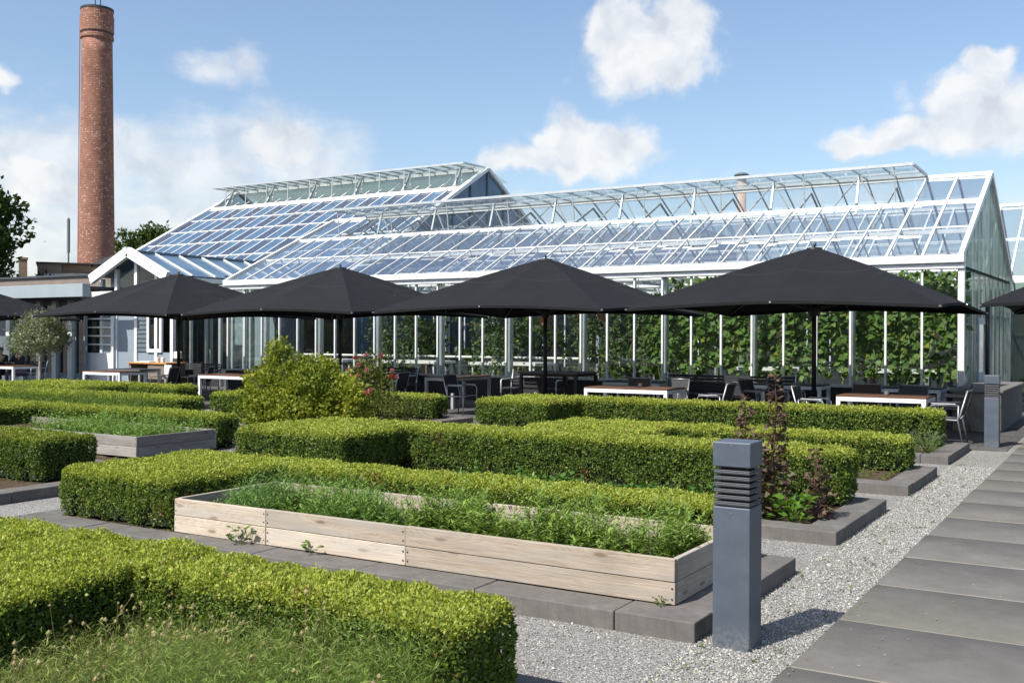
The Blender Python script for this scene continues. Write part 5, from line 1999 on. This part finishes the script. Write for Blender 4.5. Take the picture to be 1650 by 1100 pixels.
# ------------------------------------------------------------------ the big blue glasshouse
def blue_house():
    U0, U1, V0, VR = -43.72, -26.9, 31.9, 42.0
    ZR = 9.85
    SL = 0.55
    V1 = 2 * VR - V0
    ZE = ZR - SL * (VR - V0)
    NB = 22
    t = thing('blue_glasshouse', ((U0 + U1) / 2, V0, 0), 'tall glasshouse with blue shaded roof panels and raised green ridge vent', 'greenhouse')

    def zr(v):
        return ZR - SL * abs(VR - v)
    xs = [U0 + (U1 - U0) * k / NB for k in range(NB + 1)]
    rows = [V0, 34.1, 35.6, 37.05, 38.45, 39.75]
    r = random.Random(9)
    # a copyable panel for every row: dark and blue ones alternate
    for i in range(len(rows)):
        pass
    for i in range(5):
        a, b = rows[i], rows[i + 1]
        for k in range(NB):
            m = MB()
            m.quad((xs[k] + 0.03, a, zr(a)), (xs[k + 1] - 0.03, a, zr(a)), (xs[k + 1] - 0.03, b, zr(b)), (xs[k] + 0.03, b, zr(b)))
            if k in (2, 3) and i > 0:
                mat = 'panel_blue'
            elif (k + i // 2) % 2:
                mat = 'panel_dark'
            else:
                mat = 'panel_blue'
            if i == 4:
                mat = 'panel_dark' if k % 2 else 'panel_blue'
            o = m.build('roof_panel', mat, t)
            if i * NB + k >= 95:
                o['kind'] = 'stuff'
    for k in range(NB + 1):
        m = MB()
        m.bar((xs[k], V0, zr(V0) + 0.03), (xs[k], 40.6, zr(40.6) + 0.03), 0.055, 0.05)
        m.build('glazing_bar', 'white_frame', t)
    for v in rows[1:]:
        m = MB()
        m.bar((U0, v, zr(v) + 0.025), (U1, v, zr(v) + 0.025), 0.06, 0.05)
        m.build('cross_bar', 'white_frame', t)
    m = MB()
    m.quad((U0, V1, ZE), (U1, V1, ZE), (U1, VR, ZR), (U0, VR, ZR))
    m.build('rear_roof', 'glass_green', t)
    # strip of opening, curb and ridge
    m = MB()
    m.bar((U0, 39.9, zr(39.9) + 0.06), (U1, 39.9, zr(39.9) + 0.06), 0.16, 0.14)
    m.build('vent_sill', 'white_frame', t)
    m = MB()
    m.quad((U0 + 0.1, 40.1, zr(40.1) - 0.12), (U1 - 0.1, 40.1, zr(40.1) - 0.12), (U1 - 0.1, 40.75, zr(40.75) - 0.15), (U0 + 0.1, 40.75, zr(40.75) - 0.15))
    m.build('painted_vent_shadow', 'interior_dark', t)  # dark sheet stands in for the shade inside the vent opening
    m = MB()
    m.bar((U0, VR, ZR + 0.03), (U1, VR, ZR + 0.03), 0.14, 0.12)
    m.build('ridge', 'white_frame', t)
    for x, sx in ((U0, 1), (U1, 1)):
        for v in (V0, V1):
            m = MB()
            m.bar((x, v, ZE + 0.05), (x, VR, ZR + 0.07), 0.26, 0.16)
            m.build('verge_board', 'white_frame', t)
    # gables
    m = MB()
    m.add([(U1, V0, 0), (U1, V1, 0), (U1, V1, ZE), (U1, VR, ZR), (U1, V0, ZE)], [(0, 1, 2, 3, 4)])
    m.build('gable_glass', 'panel_pale', t)
    m = MB()
    for v in np.linspace(V0 + 1.2, V1 - 1.2, 13):
        m.bar((U1 + 0.04, v, 1), (U1 + 0.04, v, zr(v) - 0.1), 0.06, 0.06)
    m.build('gable_bars', 'slate_grey', t)
    m = MB()
    m.add([(U0, V0, 0), (U0, V1, 0), (U0, V1, ZE), (U0, VR, ZR), (U0, V0, ZE)], [(0, 1, 2, 3, 4)])
    m.build('gable_glass', 'glass_dark', t)
    m = MB()
    m.box(U0 + 0.1, U1 - 0.1, V0 + 0.05, V0 + 0.12, 0, ZE - 0.1)
    m.box(U0 + 0.1, U1 - 0.1, V1 - 0.12, V1 - 0.05, 0, ZE - 0.1)
    m.build('side_wall', 'grey_wall', t)
    # raised vent of green glass
    FA, FB = U0 + 0.0, U1 - 0.02
    FO, zo = 40.02, 9.93
    m = MB()
    m.bar((FA, FO, zo), (FB, FO, zo), 0.09, 0.09)
    m.bar((FA, 41.0, zo - 0.06), (FB, 41.0, zo - 0.06), 0.06, 0.05)
    for x in (FA, FB):
        m.bar((x, FO, zo), (x, VR, ZR + 0.12), 0.07, 0.07)
    vent = m.build('ridge_vent', 'alu', t)
    for k in range(NB):
        m = MB()
        m.quad((xs[k] + 0.02, FO, zo + 0.02), (xs[k + 1] - 0.02, FO, zo + 0.02), (xs[k + 1] - 0.02, VR, ZR + 0.14), (xs[k] + 0.02, VR, ZR + 0.14))
        m.build('vent_pane', 'glass_green', vent)
        if k:
            m = MB()
            m.bar((xs[k], FO, zo), (xs[k], VR, ZR + 0.10), 0.05, 0.07)
            m.build('vent_bar', 'alu_dull', vent)
    # the far flap, its tip showing behind the ridge
    m = MB()
    m.quad((FA, VR, ZR + 0.14), (FB, VR, ZR + 0.14), (FB, VR + 2.0, ZR - 0.35), (FA, VR + 2.0, ZR - 0.35))
    m.build('rear_vent', 'glass_green', t)
    for k in range(1, NB, 2):
        m = MB()
        if k % 4 == 1:
            m.bar((xs[k] - 0.45, 39.95, zr(39.95) + 0.1), (xs[k], 40.9, zo - 0.08), 0.045)
            m.bar((xs[k] + 0.45, 40.3, zr(40.3) + 0.1), (xs[k], 40.9, zo - 0.08), 0.045)
            m.bar((xs[k], 40.3, zr(40.3)), (xs[k], 40.9, zo - 0.08), 0.09)
        m.tube([(xs[k] + 0.3, FO + 0.02, zo), (xs[k] + 0.35, 39.92, zr(39.9) + 0.05)], 0.025, 6)
        m.build('vent_stay', 'alu_dull', t)


blue_house()


# ------------------------------------------------------------------ porch, glazed link, low building
def porch():
    U0, U1, V0, V1 = -31.52, -27.73, 23.7, 31.2
    UC = (U0 + U1) / 2
    ZE, ZP = 3.81, 4.64
    t = thing('white_gabled_porch', (UC, V0, 0), 'small porch with thick white gable boards at the left end of the greenhouses', 'porch')
    m = MB()
    m.quad((U1, V0 - 0.3, ZE), (U1, V1, ZE), (UC, V1, ZP), (UC, V0 - 0.3, ZP))
    m.build('roof', 'panel_pale', t)
    m = MB()
    m.quad((U0, V0 - 0.3, ZE), (UC, V0 - 0.3, ZP), (UC, V1, ZP), (U0, V1, ZE))
    m.build('roof', 'panel_pale', t)
    for k in range(1, 8):
        y = V0 - 0.3 + k * 1.06
        for s, x in ((1, U1 + 0.03), (-1, U0 - 0.03)):
            m = MB()
            m.bar((UC, y, ZP + 0.03), (x, y, ZE + 0.02), 0.06, 0.05)
            m.build('roof_rib', 'white_frame', t)
    for x in (U1 + 0.10, U0 - 0.10):
        m = MB()
        m.bar((UC, V0 - 0.35, ZP + 0.0), (x, V0 - 0.35, ZE - 0.08), 0.16, 0.34)
        m.build('gable_board', 'white_frame', t, bevel=0.01)
    m = MB()
    m.bar((UC, V0 - 0.2, ZP + 0.03), (UC, V1, ZP + 0.03), 0.10, 0.08)
    m.build('ridge', 'slate_grey', t)
    m = MB()
    m.box(U1 + 0.02, U1 + 0.18, V0 - 0.1, V1, ZE - 0.22, ZE - 0.06)
    m.build('gutter', 'alu', t)
    for x in (U0 + 0.06, U0 + 0.85, UC, U1 - 0.85, U1 - 0.06):
        m = MB()
        m.box(x - 0.07, x + 0.07, V0 - 0.05, V0 + 0.08, 0.02, min(ZP, ZE + (ZP - ZE) * (1 - abs(x - UC) / 2)) - 0.12)
        m.build('post', 'white_frame', t)
    m = MB()
    m.add([(U0 + 0.1, V0 + 0.02, 2.5), (U1 - 0.1, V0 + 0.02, 2.5), (U1 - 0.1, V0 + 0.02, ZE - 0.1), (UC, V0 + 0.02, ZP - 0.1), (U0 + 0.1, V0 + 0.02, ZE - 0.1)], [(0, 1, 2, 3, 4)])
    m.build('gable_glass', 'glass_wall', t)
    # lower front: grey panels, slatted window, narrow white window
    m = MB()
    m.box(U0 + 0.13, -29.03, V0 + 0.0, V0 + 0.06, 0.02, 2.5)
    m.box(-29.03, U1 - 0.1, V0, V0 + 0.06, 0.02, 1.18)
    m.build('wall_panel', 'grey_wall', t)
    m = MB()
    for k in range(9):
        z = 1.2 + k * 0.155
        m.box(-29.72, -29.06, V0 - 0.035, V0 - 0.01, z, z + 0.035)
    m.box(-29.77, -29.01, V0 - 0.008, V0 - 0.002, 1.18, 2.5)
    m.build('louvre_window', 'slate_grey', t)
    w = MB()
    w.box(-29.03, -28.92, V0 - 0.06, V0 + 0.02, 1.18, 3.2)
    w.box(-28.39, -28.28, V0 - 0.06, V0 + 0.02, 1.18, 3.2)
    w.box(-28.92, -28.39, V0 - 0.06, V0 + 0.02, 1.18, 1.30)
    wf = w.build('window', 'white_frame', t)
    m = MB()
    m.quad((-28.92, V0 - 0.02, 1.30), (-28.39, V0 - 0.02, 1.30), (-28.39, V0 - 0.02, 3.2), (-28.92, V0 - 0.02, 3.2))
    m.build('pane', 'glass_dark', wf)
    m = MB()
    m.box(U0 + 0.2, U1 - 0.1, V0 + 2.4, V0 + 2.5, 0.02, 3.9)
    m.build('inner_wall', 'interior_dark', t)
    for v in (24.5, 25.4, 26.3, 27.4, 28.6, 30.0):
        m = MB()
        m.box(U1 - 0.09, U1 - 0.02, v - 0.05, v + 0.05, 0.02, ZE - 0.05)
        m.build('post', 'alu', t)
    m = MB()
    m.quad((U1 - 0.055, V0 + 0.1, 0.65), (U1 - 0.055, V1, 0.65), (U1 - 0.055, V1, ZE), (U1 - 0.055, V0 + 0.1, ZE))
    m.build('side_glass', 'glass_wall', t)
    m = MB()
    m.box(U1 - 0.1, U1 - 0.01, V0 + 0.1, V1, 0.02, 0.648)
    m.build('side_plinth', 'dark_plinth', t)
    # open panelled door, hinged at the left
    t2 = thing('white_panelled_door', (-32.28, 23.55, 0), 'open white door with rows of small panes left of the porch wall', 'door')
    x0, x1, y = -32.28, -30.67, 23.55
    m = MB()
    m.box(x0, x0 + 0.14, y, y + 0.05, 0.03, 3.1)
    m.box(x1 - 0.14, x1, y, y + 0.05, 0.03, 3.1)
    m.box(x0 + 0.14, x1 - 0.14, y, y + 0.05, 0.03, 1.13)
    m.box(x0 + 0.14, x1 - 0.14, y, y + 0.05, 2.95, 3.1)
    for k in range(1, 6):
        z = 1.13 + k * 0.304
        m.box(x0 + 0.14, x1 - 0.14, y + 0.003, y + 0.047, z - 0.025, z + 0.025)
    m.build('leaf', 'white_paint', t2, bevel=0.004)
    m = MB()
    m.quad((x0 + 0.14, y + 0.025, 1.13), (x1 - 0.14, y + 0.025, 1.13), (x1 - 0.14, y + 0.025, 2.95), (x0 + 0.14, y + 0.025, 2.95))
    m.build('panes', 'glass_wall', t2)
    m = MB()
    m.tube([(x1 - 0.07, y - 0.04, 1.2), (x1 - 0.07, y - 0.04, 1.4)], 0.012, 6)
    m.tube([(x1 - 0.07, y - 0.04, 1.3), (x1 - 0.07, y + 0.01, 1.3)], 0.01, 6)
    m.build('handle', 'steel', t2)


porch()


def link():
    t = thing('glazed_link', (-26.4, 25.0, 0), 'recessed glazed passage with white posts between porch and greenhouse', 'glazed passage')
    V = 25.0
    for x, w in ((-27.6, 0.09), (-26.9, 0.10), (-26.3, 0.08), (-25.7, 0.2), (-25.45, 0.07)):
        m = MB()
        m.box(x - w / 2, x + w / 2, V - 0.05, V + 0.06, 0.02, 3.4)
        m.build('post', 'alu', t)
    m = MB()
    m.quad((-27.68, V, 0.6), (-25.3, V, 0.6), (-25.3, V, 3.4), (-27.68, V, 3.4))
    m.build('glass', 'glass_wall', t)
    m = MB()
    m.box(-27.68, -25.3, V - 0.04, V + 0.05, 0.02, 0.6)
    m.build('plinth', 'dark_plinth', t)
    m = MB()
    m.box(-27.68, -25.3, V - 0.1, V + 5.4, 3.4, 3.5)
    m.build('roof', 'alu_dull', t)
    m = MB()
    m.box(-27.68, -25.3, V + 5.0, V + 5.1, 0.02, 3.4)
    m.build('inner_wall', 'interior_dark', t)


link()


def low_building():
    t = thing('low_flat_building', (-40, 23.3, 0), 'low flat-roofed building with pale fascia and glass doors at the left edge', 'building')
    m = MB()
    m.box(-58.616, -30.51, 22.197, 22.498, 3.069, 3.517)
    m.build('fascia', 'pale_fascia', t, bevel=0.01)
    m = MB()
    m.box(-58.616, -31.0, 22.498, 25.688, 3.345, 3.465)
    m.box(-58.616, -31.0, 22.498, 23.274, 3.000, 3.086)
    m.build('roof', 'soffit', t)
    m = MB()
    m.box(-58.616, -33.6, 25.688, 29.653, 0.0, 4.08)
    m.build('rear_wall', 'brown_wall', t)
    m = MB()
    m.box(-58.702, -33.5, 25.601, 29.739, 4.08, 4.16)
    m.build('coping', 'soffit', t)
    m = MB()
    m.box(-31.2, -31.1, 22.85, 22.95, 2.5, 3.36)
    m.box(-31.095, -29.7, 22.87, 22.93, 3.0, 3.27)
    m.build('end_panel', 'white_frame', t)
    # glazed front
    V = 23.274
    for x in (-38.2, -36.24, -35.4, -34.38, -33.45, -32.55):
        m = MB()
        m.box(x - 0.12, x + 0.12, V - 0.12, V + 0.1, 0.02, 3.000)
        m.build('pillar', 'white_frame', t)
    ds = [(-36.1, -35.54), (-35.26, -34.52), (-34.24, -33.59), (-33.31, -32.69), (-32.41, -31.86)]
    for a, b in ds:
        m = MB()
        m.box(a, a + 0.06, V, V + 0.06, 0.02, 3.000)
        m.box(b - 0.06, b, V, V + 0.06, 0.02, 3.000)
        m.box(a + 0.06, b - 0.06, V, V + 0.06, 0.02, 0.4)
        m.box(a + 0.06, b - 0.06, V, V + 0.06, 2.827, 3.000)
        d = m.build('glass_door', 'grey_wall', t)
        m = MB()
        m.quad((a + 0.06, V + 0.03, 0.4), (b - 0.06, V + 0.03, 0.4), (b - 0.06, V + 0.03, 2.83), (a + 0.06, V + 0.03, 2.83))
        m.build('pane', 'glass_dark', d)
    m = MB()
    m.box(-58.616, -36.36, V, V + 0.06, 0.02, 3.000)
    m.build('side_wall', 'slate_grey', t)
    m = MB()
    m.box(-36.4, -31.9, 25.343, 25.429, 0.02, 3.258)
    m.build('inner_wall', 'interior_dark', t)


low_building()


# ------------------------------------------------------------------ far things: chimney, brick house, mast, pavilion, flue
def chimney():
    d = 95.0
    x, y = -82.2, 61.3
    t = thing('brick_chimney', (x, y, 0), 'tall red brick factory chimney with pale repaired bricks', 'chimney')
    prof = []
    H = 31.9
    m = MB()
    for k in range(25):
        f = k / 24
        prof.append((1.68 - 0.34 * f, f * (H - 2.8)))
    m.lathe(prof, 40)
    m.build('shaft', 'chimney_brick', t, smooth=True, local=True)
    m = MB()
    m.lathe([(1.36, H - 2.8), (1.46, H - 2.75), (1.46, H - 2.45), (1.38, H - 2.4), (1.38, H - 2.2), (1.48, H - 2.15), (1.48, H - 0.7), (1.42, H - 0.6), (1.42, H - 0.15)], 40)
    m.build('collar', 'chimney_brick', t, smooth=False, local=True)
    m = MB()
    m.lathe([(1.46, H - 0.15), (1.46, H + 0.05), (1.1, H + 0.05), (1.05, H - 0.6)], 40)
    m.build('rim', 'roof_dark', t, local=True)
    for z, rr in ((H - 2.3, 1.41),):
        m = MB()
        m.lathe([(rr, z), (rr, z + 0.09)], 40)
        m.build('iron_band', 'roof_dark', t, local=True)
    for a in (R(150), R(-25)):
        m = MB()
        m.tube([(1.4 * math.cos(a), 1.4 * math.sin(a), H - 1), (1.4 * math.cos(a), 1.4 * math.sin(a), H + 2.6)], 0.05, 6)
        m.build('lightning_rod', 'dark_metal', t, local=True)
    m = MB()
    a = R(-140)
    m.tube([(1.72 * math.cos(a), 1.72 * math.sin(a), 0), (1.51 * math.cos(a), 1.51 * math.sin(a), H - 0.5)], 0.045, 6)
    m.build('conductor_cable', 'terracotta', t, local=True)


chimney()


def facing(x, y):
    """turn about z so that local -y looks back to the garden"""
    return math.atan2(y, x) - math.pi / 2


def far_things():
    x, y = -71.3, 50.0
    t = thing('brick_house', (x, y, 0), 'flat-roofed brick house with a white ledge over its window, left of the chimney', 'house', rz=facing(x, y))
    m = MB()
    m.box(-1.7, 2.6, 0, 6, 0, 6.6)
    m.box(-1.7, 0.0, 0.0, 6, 6.6, 7.3)
    m.box(0.0, 2.6, 0.5, 6, 6.6, 7.3)
    m.build('wall', 'house_brick', t, local=True)
    m = MB()
    m.box(-1.2, 2.6, -0.7, 0.0, 6.25, 6.5)
    m.build('ledge', 'white_frame', t, local=True)
    m = MB()
    m.box(-1.8, 2.7, -0.1, 6.1, 7.31, 7.42)
    m.build('roof', 'roof_dark', t, local=True)
    m = MB()
    m.box(-0.15, 1.35, -0.06, 0.02, 4.95, 5.1)
    m.box(-0.15, -0.05, -0.05, 0.02, 5.1, 6.1)
    m.box(1.25, 1.35, -0.05, 0.02, 5.1, 6.1)
    m.box(0.35, 0.43, -0.05, 0.02, 5.1, 6.1)
    w = m.build('window', 'white_frame', t, local=True)
    m = MB()
    m.quad((-0.05, -0.02, 5.1), (1.25, -0.02, 5.1), (1.25, -0.02, 6.1), (-0.05, -0.02, 6.1))
    m.build('pane', 'glass_dark', w, local=True)
    x, y = -77.6, 51.0
    t = thing('tiled_house', (x, y, 0), 'distant roof with a brick chimney stack between the bushes and the brick house', 'house', rz=facing(x, y))
    m = MB()
    m.box(-1.6, 3, 0, 5, 0, 5.2)
    m.build('wall', 'brown_wall', t, local=True)
    m = MB()
    m.add([(-1.8, -0.3, 5.2), (3.2, -0.3, 5.2), (3.2, 5.3, 5.2), (-1.8, 5.3, 5.2), (-1.8, 2.5, 6.3), (3.2, 2.5, 6.3)], [(0, 1, 5, 4), (3, 4, 5, 2), (0, 4, 3), (1, 2, 5), (3, 2, 1, 0)])
    rf = m.build('roof', 'roof_dark', t, local=True)
    m = MB()
    m.box(-0.4, 0.25, 2.0, 2.7, 5.8, 8.1)
    m.box(-0.46, 0.31, 1.94, 2.76, 8.1, 8.25)
    m.build('chimney_stack', 'house_brick', rf, local=True)
    x, y = -75.5, 53.6
    m = MB()
    m.lathe([(0.09, 0), (0.07, 8.0), (0.06, 11.5)], 8)
    m.box(-0.10, 0.10, -0.08, 0.08, 8.6, 11.4)
    o = m.build('antenna_mast', 'slate_grey', local=True)
    o.location = (x, y, 0)
    tag(o, 'thin antenna mast rising left of the brick chimney', 'mast')
    x, y = -63.9, 49.0
    t = thing('dark_roofed_pavilion', (x, y, 0), 'dark hip-roofed rooftop pavilion just right of the chimney foot', 'pavilion', rz=facing(x, y))
    m = MB()
    m.box(-1.3, 1.9, 0, 3, 0, 6.9)
    m.build('wall', 'brown_wall', t, local=True)
    m = MB()
    m.box(0.3, 2.6, -0.05, 2.9, 5.5, 7.3)
    m.build('dark_bay', 'roof_dark', t, local=True)
    m = MB()
    m.add([(-1.5, -0.3, 6.92), (2.1, -0.3, 6.92), (2.1, 3.3, 6.92), (-1.5, 3.3, 6.92), (0.0, 1.5, 7.75), (0.6, 1.5, 7.75)], [(0, 1, 5, 4), (1, 2, 5), (2, 3, 4, 5), (3, 0, 4), (3, 2, 1, 0)])
    m.build('roof', 'roof_dark', t, local=True)
    x, y = -17.0, 50.5
    t = thing('roof_flue', (x, y, 0), 'round flue with a metal cap rising behind the greenhouse ridge', 'flue')
    m = MB()
    m.lathe([(0.23, 0), (0.23, 9.7)], 16)
    m.build('pipe', 'pipe_terracotta', t, local=True, smooth=True)
    m = MB()
    m.lathe([(0.24, 9.7), (0.24, 9.82), (0.37, 9.98), (0.38, 10.02), (0.2, 10.12), (0.04, 10.15)], 16)
    m.build('cap', 'slate_grey', t, local=True)
    m = MB()
    m.box(-33, -19.8, 52, 60, 0, 7.6)
    tag(m.build('brown_building', 'brown_wall'), 'plain brown building seen through the open vent of the greenhouse', 'building')


far_things()


# ------------------------------------------------------------------ people
def person(loc, rz, label, seated, hair, top, legs_mat, lean=0.0, h=1.0):
    t = thing('person', loc, label, 'person', rz=rz)
    if seated:
        J = {'pel': (0, 0, 0.50), 'sp': (0, 0.02 - lean * 0.3, 0.74), 'ch': (0, 0.0 - lean * 0.6, 0.95), 'nk': (0, -0.02 - lean, 1.10), 'hd': (0, -0.05 - lean, 1.20), 'ht': (0, -0.045 - lean, 1.29)}
        for s, k in ((-1, 'l'), (1, 'r')):
            J['sh' + k] = (s * 0.18, -lean, 1.02)
            J['el' + k] = (s * 0.25, -0.12 - lean, 0.80)
            J['wr' + k] = (s * 0.14, -0.34 - lean, 0.82)
            J['ha' + k] = (s * 0.10, -0.42 - lean, 0.83)
            J['hp' + k] = (s * 0.10, -0.02, 0.50)
            J['kn' + k] = (s * 0.12, -0.43, 0.50)
            J['an' + k] = (s * 0.12, -0.40, 0.09)
            J['to' + k] = (s * 0.13, -0.55, 0.035)
    else:
        J = {'pel': (0, 0, 0.92), 'sp': (0, 0.01, 1.12), 'ch': (0, 0, 1.30), 'nk': (0, -0.01, 1.44), 'hd': (0, -0.03, 1.55), 'ht': (0, -0.025, 1.65)}
        for s, k in ((-1, 'l'), (1, 'r')):
            J['sh' + k] = (s * 0.19, 0, 1.36)
            J['el' + k] = (s * 0.26, 0.02, 1.10)
            J['wr' + k] = (s * 0.20, -0.18, 1.02)
            J['ha' + k] = (s * 0.17, -0.26, 1.03)
            J['hp' + k] = (s * 0.10, 0, 0.90)
            J['kn' + k] = (s * 0.11, -0.02, 0.49)
            J['an' + k] = (s * 0.11, 0.02, 0.09)
            J['to' + k] = (s * 0.12, -0.13, 0.035)
    E = [('pel', 'sp'), ('sp', 'ch'), ('ch', 'nk'), ('nk', 'hd'), ('hd', 'ht')]
    for k in 'lr':
        E += [('ch', 'sh' + k), ('sh' + k, 'el' + k), ('el' + k, 'wr' + k), ('wr' + k, 'ha' + k), ('pel', 'hp' + k), ('hp' + k, 'kn' + k), ('kn' + k, 'an' + k), ('an' + k, 'to' + k)]
    rad = {'pel': (0.15, 0.11), 'sp': (0.135, 0.10), 'ch': (0.155, 0.11), 'nk': (0.052, 0.052), 'hd': (0.075, 0.09), 'ht': (0.06, 0.075), 'sh': (0.066, 0.066), 'el': (0.045, 0.045), 'wr': (0.03, 0.03), 'ha': (0.038, 0.022), 'hp': (0.095, 0.095), 'kn': (0.062, 0.062), 'an': (0.042, 0.042), 'to': (0.038, 0.03)}

    def skinned(name, keys, edges, grow, mat, root):
        me = bpy.data.meshes.new(name)
        idx = {k: i for i, k in enumerate(keys)}
        me.from_pydata([Vector(J[k]) * h for k in keys], [(idx[a], idx[b]) for a, b in edges if a in idx and b in idx], [])
        o = bpy.data.objects.new(name, me)
        COL.objects.link(o)
        o.parent = t
        sk = o.modifiers.new('skin', 'SKIN')
        lay = me.skin_vertices[0].data if me.skin_vertices else None
        if lay is not None:
            for k in keys:
                rr = rad.get(k, rad.get(k[:2]))
                lay[idx[k]].radius = ((rr[0] + grow) * h, (rr[1] + grow) * h)
                lay[idx[k]].use_root = (k == root)
        ss = o.modifiers.new('smooth', 'SUBSURF')
        ss.levels = ss.render_levels = 2
        me.materials.append(M[mat])
        return o

    def add_skin_layer(me):
        pass
    global _skin_fix
    skinned_body = skinned('body', list(J), E, 0.0, 'skin', 'pel')
    skinned('jacket', ['pel', 'sp', 'ch', 'shl', 'ell', 'wrl', 'shr', 'elr', 'wrr'], E, 0.014, top, 'pel')
    skinned('trousers', ['pel', 'hpl', 'knl', 'anl', 'hpr', 'knr', 'anr'], E, 0.012, legs_mat, 'pel')
    # hair cap and face
    hd = Vector(J['hd']) * h
    m = MB()
    vs = []
    n = 12
    for j in range(7):
        ph = R(-35) + j * R(125) / 6
        for k in range(n):
            a = 2 * math.pi * k / n
            front = math.sin(a) < -0.3
            rr = 0.105 * h * (0.86 if front and j < 3 else 1)
            if front and j < 3:
                rr *= 0.6
            vs.append((hd.x + rr * math.cos(ph) * math.cos(a) * 0.92, hd.y + 0.01 + rr * math.cos(ph) * math.sin(a) * 1.08, hd.z + 0.035 + rr * math.sin(ph) * 1.05))
    fs = [(j * n + k, j * n + (k + 1) % n, (j + 1) * n + (k + 1) % n, (j + 1) * n + k) for j in range(6) for k in range(n)]
    fs.append(tuple(6 * n + k for k in range(n)))
    m.add(vs, fs)
    m.build('hair', hair, t, local=True, smooth=True)
    m = MB()
    fy = hd.y - 0.098 * h
    m.add([(-0.012, fy + 0.012, hd.z - 0.005), (0.012, fy + 0.012, hd.z - 0.005), (0, fy - 0.014, hd.z - 0.01), (0, fy + 0.008, hd.z + 0.045)], [(0, 1, 2), (1, 3, 2), (3, 0, 2)])
    m.build('nose', 'skin', t, local=True)
    m = MB()
    for s in (-1, 1):
        m.lathe([(0.004, -0.006), (0.011, 0), (0.004, 0.006)], 8, (s * 0.033, fy + 0.014))
    o = m.build('eyes', 'black', t, local=True)
    o.location = (0, 0, hd.z + 0.045)
    # five fingers on each hand
    for s, k in ((-1, 'l'), (1, 'r')):
        ha = Vector(J['ha' + k]) * h
        wr = Vector(J['wr' + k]) * h
        d = (ha - wr).normalized()
        sd = d.cross(Vector((0, 0, 1))).normalized()
        m = MB()
        for q, ln in enumerate((0.065, 0.075, 0.07, 0.055)):
            b = ha + sd * (q - 1.5) * 0.019 * h + d * 0.02
            m.tube([b, b + d * ln * 0.55 + Vector((0, 0, 0.004)), b + d * ln + Vector((0, 0, -0.015))], [0.009, 0.008, 0.006], 6)
        b = wr.lerp(ha, 0.5) - sd * s * 0.028
        m.tube([b, b + d * 0.03 - sd * s * 0.02, b + d * 0.055 - sd * s * 0.022], [0.011, 0.009, 0.007], 6)
        m.build('fingers', 'skin', t, local=True, smooth=True)
    return t


# skin layers must exist before radii can be written: make them through the modifier's own data
def ensure_skin(me):
    import bmesh
    bm = bmesh.new()
    bm.from_mesh(me)
    bm.verts.layers.skin.verify()
    bm.to_mesh(me)
    bm.free()


_old_from = bpy.types.Mesh.from_pydata


def person_with_skin(*a, **k):
    """person() with the skin layer made as each skeleton mesh is filled"""
    def fp(self, v, e, f, **kw):
        _old_from(self, v, e, f)
        if e and not f:
            ensure_skin(self)
    bpy.types.Mesh.from_pydata = fp
    try:
        return person(*a, **k)
    finally:
        bpy.types.Mesh.from_pydata = _old_from


p1 = person_with_skin((-31.65, 20.65, 0.012), R(12), 'seated person with brown hair in a black jacket at the left table', True, 'hair_brown', 'cloth_black', 'cloth_lilac', 0.05)
p2 = person_with_skin((-32.6, 20.7, 0.012), R(25), 'person in black leaning forward at the very left edge', True, 'hair_brown', 'cloth_black', 'cloth_black', 0.16)
p3 = person_with_skin((-32.87, 23.95, 0.012), R(-10), 'grey-haired person in dark clothes standing behind the narrow glass door', False, 'hair_grey', 'cloth_black', 'cloth_black', 0.0, 0.95)
make_bench((-32.0, 20.85, 0.012), 2.2, 0, 'slatted bench under the two seated people at the left edge')
